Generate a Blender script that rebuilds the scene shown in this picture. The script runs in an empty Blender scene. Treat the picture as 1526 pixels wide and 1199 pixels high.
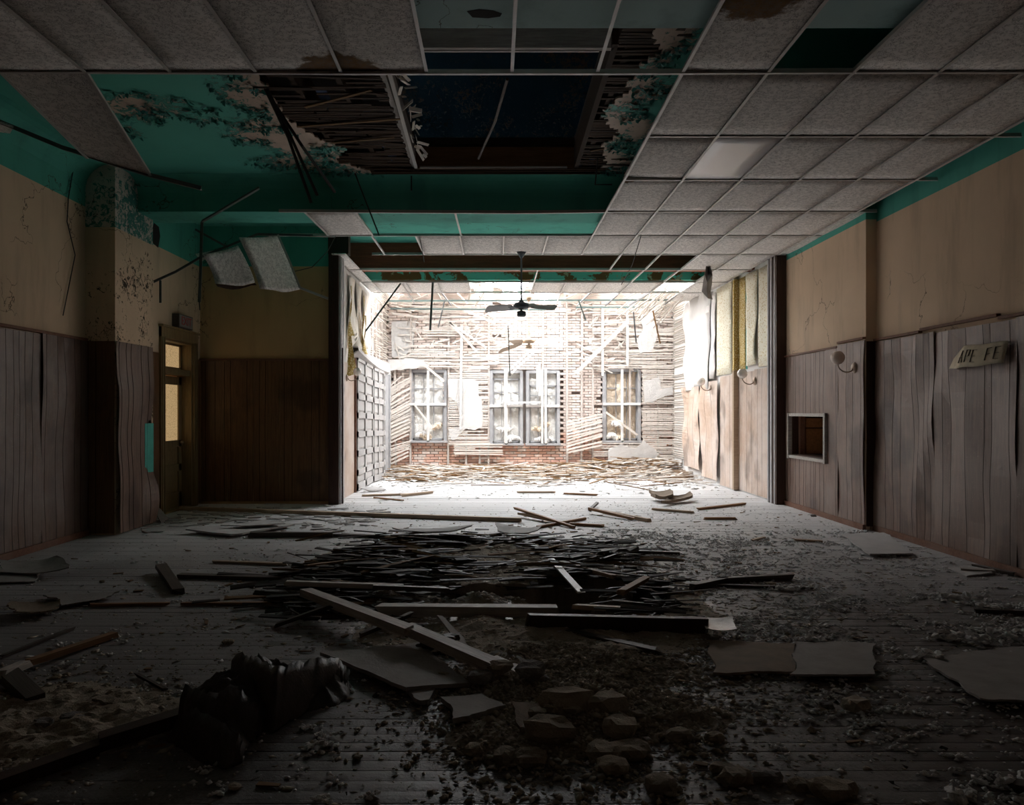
import bpy, math, random
import numpy as np
from mathutils import Vector, Matrix, noise as NZ
random.seed(7); RNG = np.random.default_rng(7)
S = bpy.context.scene
C = bpy.data.collections.new('hall'); S.collection.children.link(C)
# ---------------------------------------------------------------- camera
CAMZ, F, VX, VY = 1.46, 1090.0, 738.0, 612.0
cam = bpy.data.cameras.new('camera'); camo = bpy.data.objects.new('camera', cam); C.objects.link(camo)
camo.location = (0, 0, CAMZ); camo.rotation_euler = (math.pi/2, 0, 0)
cam.sensor_width = 36; cam.sensor_fit = 'HORIZONTAL'; cam.lens = 36*F/1526
cam.shift_x = (763-VX)/1526; cam.shift_y = (VY-599.5)/1526
cam.clip_start = .05; S.camera = camo
# ---------------------------------------------------------------- sky: plain bright overcast
w = bpy.data.worlds.new('overcast_sky'); S.world = w; w.use_nodes = True
wb = w.node_tree.nodes['Background']
wb.inputs[0].default_value = (.94, .97, 1.0, 1); wb.inputs[1].default_value = 27.0
pl = bpy.data.lights.new('roof_portal', 'AREA'); pl.shape = 'RECTANGLE'; pl.size = 7.0; pl.size_y = 4.2
pl.cycles.is_portal = True
plo = bpy.data.objects.new('roof_portal', pl); C.objects.link(plo); plo.location = (.95, 16.0, 5.3)
# ---------------------------------------------------------------- exposure
S.view_settings.view_transform = 'Standard'; S.view_settings.look = 'None'
S.view_settings.exposure = 0.28; S.view_settings.gamma = 1; S.view_settings.use_curve_mapping = False
S.cycles.use_guiding = True; S.cycles.guiding_training_samples = 64; S.cycles.use_adaptive_sampling = False
S.cycles.max_bounces = 9; S.cycles.diffuse_bounces = 7; S.cycles.glossy_bounces = 3
S.cycles.use_denoising = True; S.cycles.denoising_input_passes = 'RGB_ALBEDO_NORMAL'; S.cycles.denoising_prefilter = 'ACCURATE'; S.cycles.sample_clamp_indirect = 30
S.cycles.caustics_reflective = False; S.cycles.caustics_refractive = False

# ---------------------------------------------------------------- placing helpers
def P(px, py, Y): return Vector(((px-VX)/F*Y, Y, CAMZ+(VY-py)/F*Y))
def PZ(px, py, z=0.0):
    Y = (CAMZ-z)*F/(py-VY); return Vector(((px-VX)/F*Y, Y, z))
def PX(px, py, X):
    Y = X*F/(px-VX); return Vector((X, Y, CAMZ+(VY-py)/F*Y))
def fbm(x, y, z=0, s=1.0, o=4): return NZ.fractal(Vector((x*s, y*s, z*s)), 1.0, 2.0, o)
def nz(x, y, z=0): return NZ.noise(Vector((x, y, z)))
def lerp(a, b, t): return a+(b-a)*t

# ---------------------------------------------------------------- materials
MT = {}
class NT:
    def __init__(s, m):
        m.use_nodes = True; s.t = m.node_tree; s.n = s.t.nodes; s.l = s.t.links
        s.b = s.n['Principled BSDF']; s.pos = None; s.out = s.n['Material Output']
    def new(s, ty, **k):
        n = s.n.new(ty)
        for a, v in k.items(): setattr(n, a, v)
        return n
    def put(s, sock, v):
        if v is None: return
        if hasattr(v, 'links') or hasattr(v, 'is_output'): s.l.new(v, sock)
        else: sock.default_value = v
    def vec(s, scale=(1, 1, 1), obj=False, off=0):
        if obj:
            src = s.new('ShaderNodeTexCoord').outputs['Object']
        else: src = s.new('ShaderNodeNewGeometry').outputs['Position']
        mp = s.new('ShaderNodeMapping'); s.l.new(src, mp.inputs[0]); mp.inputs[3].default_value = scale
        mp.inputs[1].default_value = (off, off*1.7, off*.6)
        return mp.outputs[0]
    def noise(s, scale, detail=4, rough=.55, st=(1, 1, 1), obj=False, dist=0, off=0):
        n = s.new('ShaderNodeTexNoise'); s.l.new(s.vec(st, obj, off), n.inputs['Vector'])
        n.inputs['Scale'].default_value = scale; n.inputs['Detail'].default_value = detail
        n.inputs['Roughness'].default_value = rough; n.inputs['Distortion'].default_value = dist
        return n.outputs[0]
    def vor(s, scale, feature='F1', st=(1, 1, 1), obj=False):
        n = s.new('ShaderNodeTexVoronoi', feature=feature); s.l.new(s.vec(st, obj), n.inputs['Vector'])
        n.inputs['Scale'].default_value = scale; return n.outputs['Distance']
    def m(s, op, a, b=0.0, c=0.0, clamp=False):
        n = s.new('ShaderNodeMath', operation=op, use_clamp=clamp)
        for i, v in enumerate((a, b, c)): s.put(n.inputs[i], v)
        return n.outputs[0]
    def ramp(s, f, lo, hi):
        n = s.new('ShaderNodeMapRange', clamp=True, interpolation_type='SMOOTHSTEP')
        s.put(n.inputs[0], f); n.inputs[1].default_value = lo; n.inputs[2].default_value = hi
        return n.outputs[0]
    def mix(s, f, a, b, bt='MIX'):
        n = s.new('ShaderNodeMix', data_type='RGBA', blend_type=bt)
        s.put(n.inputs[0], f)
        for i, v in ((6, a), (7, b)):
            s.put(n.inputs[i], (*v, 1) if isinstance(v, tuple) and len(v) == 3 else v)
        return n.outputs[2]
    def bump(s, h, st=.4, d=.01):
        n = s.new('ShaderNodeBump'); n.inputs['Strength'].default_value = st
        n.inputs['Distance'].default_value = d; s.l.new(h, n.inputs['Height'])
        s.l.new(n.outputs[0], s.b.inputs['Normal'])
    def rnd(s):
        a = s.new('ShaderNodeObjectInfo').outputs['Random']
        b = s.new('ShaderNodeNewGeometry').outputs['Random Per Island']
        return s.m('FRACT', s.m('ADD', a, b))
    def col(s, c, rough=.8, spec=.3):
        s.put(s.b.inputs['Base Color'], (*c, 1) if isinstance(c, tuple) and len(c) == 3 else c)
        s.put(s.b.inputs['Roughness'], rough); s.b.inputs['Specular IOR Level'].default_value = spec
def mat(name):
    m = bpy.data.materials.new(name); MT[name] = m; return NT(m)
def dull(c, k): return tuple(x*k for x in c)
def simple(name, c, rough=.85, var=.25, scale=9, spec=.3, bs=.3, bd=.006, isl=.0, obj=False, metal=0):
    t = mat(name); n = t.noise(scale, 5, .6, obj=obj)
    cc = t.mix(n, dull(c, 1-var*1.6), tuple(min(1, x*(1+var)) for x in c))
    if isl: cc = t.mix(t.m('MULTIPLY', t.rnd(), isl), cc, dull(c, .35))
    t.col(cc, rough, spec); t.b.inputs['Metallic'].default_value = metal
    if bs: t.bump(t.noise(scale*6, 4, .6, obj=obj), bs, bd)
    return MT[name]
TEAL = (.09, .42, .34); CREAM = (.72, .54, .38); PLAS = (.66, .52, .42)
def wood(name, a, b, st=(1.2, 22, 22), obj=True, rough=.7, dust=None, dk=.5, spec=.35):
    t = mat(name); g = t.noise(2.5, 6, .65, st=st, obj=obj, dist=.6)
    fine = t.noise(9, 3, .6, st=st, obj=obj)
    c = t.mix(t.ramp(g, .3, .7), a, b); c = t.mix(t.m('MULTIPLY', t.ramp(fine, .5, .75), .5), c, dull(a, .45))
    c = t.mix(t.m('MULTIPLY', t.rnd(), .45), c, dull(a, .5))
    if dust:
        d = t.noise(2.2, 5, .65); c = t.mix(t.m('MULTIPLY', t.ramp(d, .35, .62), dk), c, dust)
    t.col(c, rough, spec); t.bump(fine, .35, .004); return MT[name]
# walls
def plaster(name, base, bare, lo, hi, cracks=True, dirt=.35):
    t = mat(name)
    n1 = t.noise(.9, 5, .6); n2 = t.noise(14, 6, .75, dist=1.2)
    c = t.mix(n1, dull(base, .72), tuple(min(1, x*1.12) for x in base))
    streak = t.noise(1.0, 5, .6, st=(3.0, 3.0, .5)); c = t.mix(t.m('MULTIPLY', t.ramp(streak, .48, .68), dirt), c, dull(base, .42))
    pk = t.m('ADD', t.m('MULTIPLY', n2, .55), t.m('MULTIPLY', n1, .45)); mk = t.ramp(pk, lo, hi)
    c = t.mix(mk, c, bare)
    if cracks:
        v = t.new('ShaderNodeTexVoronoi', feature='DISTANCE_TO_EDGE'); v.inputs['Scale'].default_value = .85
        wv = t.new('ShaderNodeVectorMath', operation='ADD'); nn = t.new('ShaderNodeTexNoise'); nn.inputs['Scale'].default_value = 3.0; nn.inputs['Detail'].default_value = 5
        t.l.new(t.vec(), nn.inputs['Vector']); t.l.new(t.vec(), wv.inputs[0]); t.l.new(nn.outputs['Color'], wv.inputs[1]); t.l.new(wv.outputs[0], v.inputs['Vector'])
        gate = t.ramp(t.noise(.7, 2, .5, off=9), .5, .58)
        ck = t.m('MULTIPLY', t.m('SUBTRACT', 1.0, t.ramp(v.outputs['Distance'], .002, .008)), gate)
        c = t.mix(t.m('MULTIPLY', ck, .8), c, (.05, .035, .025))
    t.col(c, .8, .25); t.bump(t.m('ADD', t.m('MULTIPLY', mk, -.8), t.m('MULTIPLY', t.noise(40, 4, .6), .25)), .5, .01)
    return MT[name]
plaster('cream', CREAM, dull(PLAS, 1.15), .66, .68)
plaster('cream_flaked', dull(CREAM, 1.1), (.06, .045, .03), .545, .56, dirt=.2)
plaster('cream_olive', (.64, .43, .22), (.12, .09, .05), .67, .69)
plaster('teal_wall', TEAL, dull(PLAS, .9), .66, .68)
plaster('teal_dusty', (.44, .64, .64), (.2, .2, .18), .66, .68)
plaster('teal_peeled', (.06, .26, .22), (.62, .56, .50), .46, .49)
# peeled ceiling uses the 'peel' attribute of its mesh (where the paint has come off)
t = mat('teal_ceiling'); at = t.new('ShaderNodeAttribute', attribute_name='peel').outputs['Fac']
n2 = t.noise(11, 6, .75, dist=1.0); n1 = t.noise(1.0, 5, .6)
pk = t.m('ADD', at, t.m('MULTIPLY', t.m('SUBTRACT', n2, .5), 1.5)); mk = t.ramp(pk, .46, .52)
c = t.mix(n1, dull(TEAL, .8), dull(TEAL, 1.25)); rim = t.m('MULTIPLY', t.ramp(pk, .3, .45), t.m('SUBTRACT', 1.0, mk))
c = t.mix(t.m('MULTIPLY', rim, .75), c, dull(TEAL, .3)); c = t.mix(mk, c, t.mix(t.noise(5, 4, .6), dull(PLAS, .6), dull(PLAS, 1.1)))
t.col(c, .55, .4); t.bump(t.m('SUBTRACT', 0.0, mk), .8, .012)
t = mat('teal_brown_beam'); mk = t.ramp(t.noise(2.6, 5, .62, dist=.6), .47, .5)
c = t.mix(mk, dull(TEAL, 1.3), (.13, .085, .03)); c = t.mix(t.ramp(t.noise(5, 4, .6, off=3), .62, .65), c, (.32, .38, .26)); t.col(c, .8, .2)
# acoustic ceiling tile
ZT_ = 3.88
def tilemat(name, c0, fiss=True, stain=False):
    t = mat(name); c = t.mix(t.noise(2, 4, .6), dull(c0, .9), c0)
    for sx_, sy_, r_ in ((-1.10, 5.26, .30), (1.53, 4.22, .28), (1.36, 7.69, .10)):      # water stains creeping in from tile corners
        vd = t.new('ShaderNodeVectorMath', operation='DISTANCE'); t.l.new(t.new('ShaderNodeNewGeometry').outputs['Position'], vd.inputs[0]); vd.inputs[1].default_value = (sx_, sy_, ZT_)
        e = t.m('ADD', vd.outputs['Value'], t.m('MULTIPLY', t.m('SUBTRACT', t.noise(9, 4, .6), .5), .3)); c = t.mix(t.m('SUBTRACT', 1.0, t.ramp(e, r_*.9, r_*1.1)), c, t.mix(t.noise(20, 3, .6), (.10, .055, .02), (.30, .19, .10)))
    if fiss:
        f = t.noise(46, 3, .6, dist=1.4); a = t.m('ABSOLUTE', t.m('SUBTRACT', f, .5)); a = t.m('SUBTRACT', 1.0, t.ramp(a, .012, .05))
        a = t.m('MULTIPLY', a, t.ramp(t.noise(22, 2, .5, off=4), .40, .50)); c = t.mix(t.m('MULTIPLY', a, .85), c, dull(c0, .2))
        t.bump(a, -.3 if False else .3, -.003)
    t.col(c, .95, .1)
tilemat('tile', (.84, .81, .78)); tilemat('tile_stained', (.52, .46, .41), stain=True); tilemat('light_lens', (.96, .95, .97), False); MT['light_lens'].node_tree.nodes['Principled BSDF'].inputs['Roughness'].default_value = .3; MT['light_lens'].node_tree.nodes['Principled BSDF'].inputs['Specular IOR Level'].default_value = 1.0
# wood panelling
def panelmat(name, a, b, dust, dk):
    t = mat(name); g = t.noise(2.2, 6, .68, st=(16, 16, .8), dist=1.0); f = t.noise(6, 4, .6, st=(26, 26, 1.0))
    c = t.mix(t.ramp(g, .32, .66), a, b); c = t.mix(t.m('MULTIPLY', t.ramp(f, .52, .7), .55), c, dull(a, .35))
    c = t.mix(t.m('MULTIPLY', t.ramp(t.noise(1.1, 5, .62), .36, .62), dk), c, dust)
    sm = t.ramp(t.noise(1.6, 3, .5, off=7, st=(1, 1, .8)), .54, .70); c = t.mix(t.m('MULTIPLY', sm, .6), c, dull(a, .3))
    c = t.mix(t.m('MULTIPLY', t.ramp(t.noise(60, 2, .5), .68, .72), .5), c, tuple(min(1, x*1.6) for x in dust))
    t.col(c, .42, .5); t.bump(f, .2, .002); return MT[name]
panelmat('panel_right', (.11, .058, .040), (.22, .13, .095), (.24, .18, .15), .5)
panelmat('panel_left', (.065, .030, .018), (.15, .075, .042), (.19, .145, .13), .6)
panelmat('panel_dark', (.10, .042, .016), (.20, .095, .036), (.15, .09, .05), .3)
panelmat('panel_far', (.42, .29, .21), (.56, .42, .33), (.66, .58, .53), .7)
simple('groove', (.03, .018, .013), .8, .1)
wood('trim_brown', (.14, .055, .03), (.24, .10, .055), st=(14, 14, 14), obj=False, dust=(.25, .18, .14), dk=.3)
wood('jamb_dark', (.035, .014, .009), (.065, .028, .018), st=(20, 20, 1), obj=False, rough=.5)
wood('door_wood', (.20, .13, .055), (.34, .23, .10), st=(20, 20, 1.2), obj=False, rough=.6, dust=(.3, .24, .15), dk=.3)
wood('header_wood', (.16, .05, .025), (.26, .085, .04), st=(1, 14, 14), obj=False)
t = mat('jamb_pale'); t.col(t.mix(t.noise(8, 5, .7, st=(3, 3, 1)), (.34, .33, .35), (.7, .68, .68)), .5, .5)
# floor
def floormat(name, board, dustc, lo, hi, stain=True):
    t = mat(name); g = t.noise(3, 5, .65, st=(1.2, 20, 20)); c = t.mix(g, dull(board, .5), board)
    c = t.mix(t.m('MULTIPLY', t.rnd(), .35), c, dull(board, .45))
    d = t.noise(1.1, 6, .66); f = t.noise(60, 4, .7); dd = t.m('ADD', t.m('MULTIPLY', d, .75), t.m('MULTIPLY', f, .3))
    mk = t.ramp(dd, lo, hi)
    dc = t.mix(f, dull(dustc, .62), tuple(min(1, x*1.2) for x in dustc)); c = t.mix(mk, c, dc)
    c = t.mix(t.m('MULTIPLY', t.ramp(t.vor(170), .2, .08), .45), c, tuple(min(1, x*1.7) for x in dustc))
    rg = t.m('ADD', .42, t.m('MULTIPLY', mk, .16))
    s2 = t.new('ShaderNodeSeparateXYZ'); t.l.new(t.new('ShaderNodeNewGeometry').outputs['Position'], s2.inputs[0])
    wd = t.m('MULTIPLY', t.ramp(t.m('ADD', s2.outputs[1], t.m('MULTIPLY', f, 2.0)), 5.5, 11.2), .92); c = t.mix(wd, c, t.mix(f, (.52, .51, .51), (.74, .73, .73)))   # paints in light from the ruined room: floor pales towards the opening
    if stain:   # soaked, rotten floor around the collapse
        p = t.new('ShaderNodeNewGeometry').outputs['Position']; sx = t.new('ShaderNodeSeparateXYZ'); t.l.new(p, sx.inputs[0])
        ex = t.m('DIVIDE', t.m('SUBTRACT', sx.outputs[0], -.1), 1.7); ey = t.m('DIVIDE', t.m('SUBTRACT', sx.outputs[1], 6.2), 1.75)
        r = t.m('ADD', t.m('POWER', ex, 2.0), t.m('POWER', ey, 2.0)); r = t.m('ADD', r, t.m('MULTIPLY', t.m('SUBTRACT', t.noise(2.0, 6, .7, st=(.6, 2.2, 1)), .5), 2.4))
        sm = t.m('SUBTRACT', 1.0, t.ramp(r, .45, 1.5)); c = t.mix(t.m('MULTIPLY', sm, .85), c, t.mix(f, (.02, .016, .014), (.09, .07, .055)))
        rg = t.m('SUBTRACT', rg, t.m('MULTIPLY', sm, .2))
    t.col(c, rg, .32); t.bump(t.m('ADD', f, t.m('MULTIPLY', mk, .4)), .5, .004); return MT[name]
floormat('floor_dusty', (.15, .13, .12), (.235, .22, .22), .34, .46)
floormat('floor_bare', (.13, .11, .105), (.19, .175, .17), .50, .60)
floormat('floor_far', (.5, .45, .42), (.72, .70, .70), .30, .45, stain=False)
simple('pit_dark', (.02, .018, .016), .9)
# brick and lath wall
t = mat('brick'); r = t.rnd(); n = t.noise(3.0, 5, .65)
c = t.mix(r, (.55, .17, .07), (.80, .38, .20)); wsh = t.ramp(t.m('ADD', n, t.m('MULTIPLY', r, .25)), .58, .76)
sx = t.new('ShaderNodeSeparateXYZ'); t.l.new(t.new('ShaderNodeNewGeometry').outputs['Position'], sx.inputs[0])
wsh = t.m('MAXIMUM', wsh, t.ramp(sx.outputs[2], .55, 1.2)); wsh = t.m('MAXIMUM', wsh, .44); wsh = t.m('MINIMUM', wsh, .85)
c = t.mix(wsh, c, (.70, .65, .61)); t.col(c, .9, .2); t.bump(t.noise(50, 4, .6), .5, .006)
simple('mortar', (.42, .36, .32), .95, .2)
simple('lath_white', (.70, .64, .58), .85, .15, 6, isl=.35)
simple('lath_roof', (.06, .028, .009), .8, .3, 6, isl=.8)
simple('lath_brown', (.26, .145, .06), .8, .3, 6, isl=.75)
simple('lath_dark', (.05, .036, .028), .6, .4, 6, isl=.6)
wood('stick_dark', (.045, .032, .026), (.11, .085, .07), rough=.5)
wood('stick_grey', (.34, .30, .27), (.58, .54, .50), rough=.6)
wood('stick_brown', (.26, .13, .06), (.42, .23, .11), rough=.6)
wood('stick_tan', (.42, .30, .20), (.62, .47, .34), rough=.6)
simple('stud', (.50, .44, .40), .8, .2)
simple('plaster_white', (.70, .68, .66), .85, .08, 5)
simple('patch_plaster', (.56, .54, .52), .9, .15, 9, bs=.8)
simple('window_paint', (.34, .335, .34), .7, .2)
simple('insulation', (.86, .82, .78), .95, .2, 5, bs=.7, bd=.03)
simple('insulation_tan', (.72, .60, .47), .95, .25, 5, bs=.7, bd=.03)
simple('door_white', (.42, .40, .39), .6, .08, 3)
simple('tee_dark', (.07, .10, .09), .4, .2, spec=.6)
simple('tee_white', (.60, .58, .56), .4, .12, spec=.5)
simple('tee_grey', (.14, .14, .14), .5, .2)  # plain dark grey for some ceiling rails
simple('metal_sconce', (.35, .26, .2), .4, .2, metal=.5)
simple('globe', (.8, .66, .56), .25, .15, spec=.8)
simple('globe_white', (.8, .72, .66), .25, .1, spec=.8)
simple('fan_dark', (.12, .14, .155), .4, .1)
simple('fan_blade', (.46, .45, .44), .5, .1)
simple('fan_blade_tan', (.34, .27, .21), .5, .1)
simple('cloth_black', (.075, .06, .052), .5, .4, 12, bs=.5, bd=.006)
simple('paper', (.74, .66, .50), .8, .25, 14)
simple('paper_ink', (.16, .13, .11), .8, .2)
simple('trash_pink', (.90, .70, .68), .3, .5, 22, spec=.6)
simple('board_grey', (.30, .275, .26), .8, .25, 8, bs=.6)
simple('board_pale', (.46, .44, .43), .8, .15, 8)
simple('board_brown', (.24, .18, .13), .85, .3, 10, bs=.6)
simple('rubble', (.44, .37, .29), .95, .35, 14, isl=.5, bs=.8, bd=.01)
simple('rubble_grey', (.26, .24, .23), .95, .3, 14, isl=.4, bs=.8, bd=.01)
simple('crumbs_pale', (.80, .78, .77), .95, .2, 14, isl=.6)
simple('crumbs_brown', (.50, .43, .34), .95, .3, 14, isl=.7)
simple('tuft', (.85, .84, .84), .95, .2, 20, isl=.3, bs=.7, bd=.01)
simple('far_rubble', (.66, .63, .60), .9, .2, 5, isl=.35)
simple('osb', (.46, .23, .10), .8, .4, 26)
simple('exit_box', (.10, .08, .07), .5, .2)
simple('exit_red', (.45, .07, .06), .5, .1)
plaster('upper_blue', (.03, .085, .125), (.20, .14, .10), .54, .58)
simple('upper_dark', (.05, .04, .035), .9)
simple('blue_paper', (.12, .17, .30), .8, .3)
simple('teal_flake', (.05, .30, .26), .6, .3, 20, isl=.5)
simple('paint_teal_board', (.10, .55, .48), .6, .25, 6)
simple('wire', (.03, .03, .03), .5, .1)
t = mat('wallpaper_gold'); v = t.vor(24, 'DISTANCE_TO_EDGE', st=(1, 1, 1)); t.col(t.mix(t.ramp(v, .08, .14), (.42, .27, .05), (.66, .55, .30)), .7, .2)
t = mat('wallpaper_pale'); v = t.vor(24, 'F1'); t.col(t.mix(t.ramp(v, .25, .34), (.55, .42, .18), (.80, .76, .62)), .7, .2)
simple('paper_back', (.84, .78, .70), .8, .08)
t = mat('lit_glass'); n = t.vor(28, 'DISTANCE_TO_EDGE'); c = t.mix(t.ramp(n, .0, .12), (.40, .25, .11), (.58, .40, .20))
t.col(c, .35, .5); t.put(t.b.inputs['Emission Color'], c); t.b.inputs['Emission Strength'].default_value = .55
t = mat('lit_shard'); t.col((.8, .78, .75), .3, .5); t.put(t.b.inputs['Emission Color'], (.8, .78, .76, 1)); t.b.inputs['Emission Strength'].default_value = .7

# ---------------------------------------------------------------- mesh helpers
class MB:
    def __init__(s): s.v = []; s.f = []; s.mi = []; s.sm = False
    def add(s, vs, fs, mi=0):
        b = len(s.v); s.v += [tuple(v) for v in vs]; s.f += [tuple(i+b for i in f) for f in fs]; s.mi += [mi]*len(fs); return s
    def box(s, a, b, mi=0):
        x0, y0, z0 = (min(a[i], b[i]) for i in range(3)); x1, y1, z1 = (max(a[i], b[i]) for i in range(3))
        return s.add([(x0, y0, z0), (x1, y0, z0), (x1, y1, z0), (x0, y1, z0), (x0, y0, z1), (x1, y0, z1), (x1, y1, z1), (x0, y1, z1)],
              [(0, 3, 2, 1), (4, 5, 6, 7), (0, 1, 5, 4), (1, 2, 6, 5), (2, 3, 7, 6), (3, 0, 4, 7)], mi)
    def beam(s, p, q, w, h, mi=0, roll=0.0, taper=1.0, up=None):
        p, q = Vector(p), Vector(q); d = (q-p).normalized(); up = Vector(up) if up else Vector((0, 0, 1))
        if abs(d.dot(up)) > .97: up = Vector((0, 1, 0))
        a = d.cross(up).normalized(); b = a.cross(d).normalized()
        if roll: R = Matrix.Rotation(roll, 3, d); a = R @ a; b = R @ b
        vs = []
        for c, k in ((p, 1.0), (q, taper)):
            for i, j in ((-1, -1), (1, -1), (1, 1), (-1, 1)): vs.append(c+a*(i*w/2*k)+b*(j*h/2*k))
        return s.add(vs, [(0, 1, 2, 3), (7, 6, 5, 4), (0, 4, 5, 1), (1, 5, 6, 2), (2, 6, 7, 3), (3, 7, 4, 0)], mi)
    def path(s, pts, w, h, mi=0, roll=0.0):
        for a, b in zip(pts, pts[1:]): s.beam(a, b, w, h, mi, roll)
        return s
    def tube(s, pts, r, n=6, mi=0, caps=True):
        pts = [Vector(p) for p in pts]; rs = r if isinstance(r, (list, tuple)) else [r]*len(pts); b0 = len(s.v)
        for i, p in enumerate(pts):
            d = (pts[min(i+1, len(pts)-1)]-pts[max(i-1, 0)]).normalized(); up = Vector((0, 0, 1)) if abs(d.z) < .9 else Vector((0, 1, 0))
            a = d.cross(up).normalized(); b = a.cross(d)
            for k in range(n): an = 2*math.pi*k/n; s.v.append(tuple(p+(a*math.cos(an)+b*math.sin(an))*rs[i]))
        for i in range(len(pts)-1):
            for k in range(n):
                s.f.append((b0+i*n+k, b0+i*n+(k+1) % n, b0+(i+1)*n+(k+1) % n, b0+(i+1)*n+k)); s.mi.append(mi)
        if caps:
            s.f.append(tuple(b0+k for k in range(n))[::-1]); s.f.append(tuple(b0+(len(pts)-1)*n+k for k in range(n))); s.mi += [mi, mi]
        return s
    def lathe(s, c, prof, n=14, mi=0, axis='Z', up=None):
        c = Vector(c); b0 = len(s.v); q = Vector((0, 0, 1)).rotation_difference(Vector(up)) if up else None
        for r, z in prof:
            for k in range(n):
                a = 2*math.pi*k/n; v = Vector((r*math.cos(a), r*math.sin(a), z))
                if q: v = q @ v
                s.v.append(tuple(c+v))
        for i in range(len(prof)-1):
            for k in range(n): s.f.append((b0+i*n+k, b0+i*n+(k+1) % n, b0+(i+1)*n+(k+1) % n, b0+(i+1)*n+k)); s.mi.append(mi)
        return s
    def chunk(s, c, r, fl=(1, 1, 1), mi=0, jag=.35, rot=None):
        rot = rot or Matrix.Rotation(random.uniform(0, 6.28), 3, 'Z')
        vs = []
        for v in ICO: vs.append(Vector(c)+rot @ Vector((v[0]*r*fl[0], v[1]*r*fl[1], v[2]*r*fl[2]))*random.uniform(1-jag, 1+jag))
        return s.add(vs, ICF, mi)
    def sheet(s, g, th, mi=0, mif=None, back=None):
        """closed sheet from grid g[r][c] of Vectors; th = offset vector (or function) to the back face"""
        R, Cn = len(g), len(g[0]); b = len(s.v); th = Vector(th)
        for r in g: s.v += [tuple(p) for p in r]
        for r in g: s.v += [tuple(Vector(p)+th) for p in r]
        o = R*Cn; bm = mi if back is None else back
        for i in range(R-1):
            for j in range(Cn-1):
                a, c2, d, e = b+i*Cn+j, b+i*Cn+j+1, b+(i+1)*Cn+j+1, b+(i+1)*Cn+j
                s.f.append((a, c2, d, e)); s.mi.append(mif(i, j) if mif else mi)
                s.f.append((e+o, d+o, c2+o, a+o)); s.mi.append(bm)
        for i in range(R-1):
            for j in (0, Cn-1):
                a, e = b+i*Cn+j, b+(i+1)*Cn+j; s.f.append((a, e, e+o, a+o) if j == 0 else (e, a, a+o, e+o)); s.mi.append(bm)
        for j in range(Cn-1):
            for i in (0, R-1):
                a, e = b+i*Cn+j, b+i*Cn+j+1; s.f.append((e, a, a+o, e+o) if i == 0 else (a, e, e+o, a+o)); s.mi.append(bm)
        return s
    def poly(s, pts, th, mi=0):
        """prism of a flat polygon pts, th offset vector down"""
        n = len(pts); th = Vector(th); vs = [Vector(p) for p in pts]; vs += [p+th for p in vs]
        return s.add(vs, [tuple(range(n)), tuple(range(2*n-1, n-1, -1))]+[(i, i+n, (i+1) % n+n, (i+1) % n) for i in range(n)], mi)
def _ico():
    p = (1+5**.5)/2; v = [(-1, p, 0), (1, p, 0), (-1, -p, 0), (1, -p, 0), (0, -1, p), (0, 1, p), (0, -1, -p), (0, 1, -p), (p, 0, -1), (p, 0, 1), (-p, 0, -1), (-p, 0, 1)]
    L = math.sqrt(1+p*p); v = [(a/L, b/L, c/L) for a, b, c in v]
    f = [(0, 11, 5), (0, 5, 1), (0, 1, 7), (0, 7, 10), (0, 10, 11), (1, 5, 9), (5, 11, 4), (11, 10, 2), (10, 7, 6), (7, 1, 8), (3, 9, 4), (3, 4, 2), (3, 2, 6), (3, 6, 8), (3, 8, 9), (4, 9, 5), (2, 4, 11), (6, 2, 10), (8, 6, 7), (9, 8, 1)]
    return v, f
ICO, ICF = _ico()
def _sub():
    v = [Vector(a) for a in ICO]; mid = {}; f2 = []
    def md_(a, b):
        k = (min(a, b), max(a, b))
        if k not in mid: mid[k] = len(v); v.append(((v[a]+v[b])/2).normalized())
        return mid[k]
    for a, b, c in ICF:
        x, y, z = md_(a, b), md_(b, c), md_(c, a); f2 += [(a, x, z), (x, b, y), (z, y, c), (x, y, z)]
    return v, f2
ROV, ROF = _sub()
def rock(mb, c, r, fl, seed):
    vs = []
    for q in ROV:
        k = 1+.45*nz(q.x*1.3+seed, q.y*1.3, q.z*1.3)+.22*nz(q.x*4, q.y*4+seed, q.z*4)
        k = min(k, 1.12+.1*nz(seed, 1, 1)); vs.append(Vector(c)+Vector((q.x*fl[0], q.y*fl[1], min(q.z, .6)*fl[2]))*r*k)
    mb.add(vs, ROF)
def mesh(mb, mats, name='m', smooth=False):
    me = bpy.data.meshes.new(name); me.from_pydata(mb.v, [], mb.f)
    for m in (mats if isinstance(mats, (list, tuple)) else [mats]): me.materials.append(MT[m])
    if any(mb.mi): me.polygons.foreach_set('material_index', mb.mi)
    if smooth: me.polygons.foreach_set('use_smooth', [True]*len(me.polygons))
    me.update(); return me
def link(name, me, parent=None, **kw):
    o = bpy.data.objects.new(name, me); C.objects.link(o)
    if parent: o.parent = parent
    for k, v in kw.items():
        if v is not None: o[{'cat': 'category'}.get(k, k)] = v
    return o
def obj(name, mb, mats, parent=None, smooth=False, local=False, **kw):
    """one object; local=True moves the origin to the base centre of the geometry"""
    if local:
        a = np.array(mb.v); c = Vector(((a[:, 0].min()+a[:, 0].max())/2, (a[:, 1].min()+a[:, 1].max())/2, a[:, 2].min()))
        mb.v = [(v[0]-c.x, v[1]-c.y, v[2]-c.z) for v in mb.v]
    o = link(name, mesh(mb, mats, name, smooth), parent, **kw)
    if local: o.location = c - (parent.location if parent else Vector())
    return o
def thing(name, label, cat, group=None, loc=(0, 0, 0)):
    o = bpy.data.objects.new(name, None); C.objects.link(o); o.location = loc; o['label'] = label; o['category'] = cat
    o.empty_display_size = .1
    if group: o['group'] = group
    return o
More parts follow.
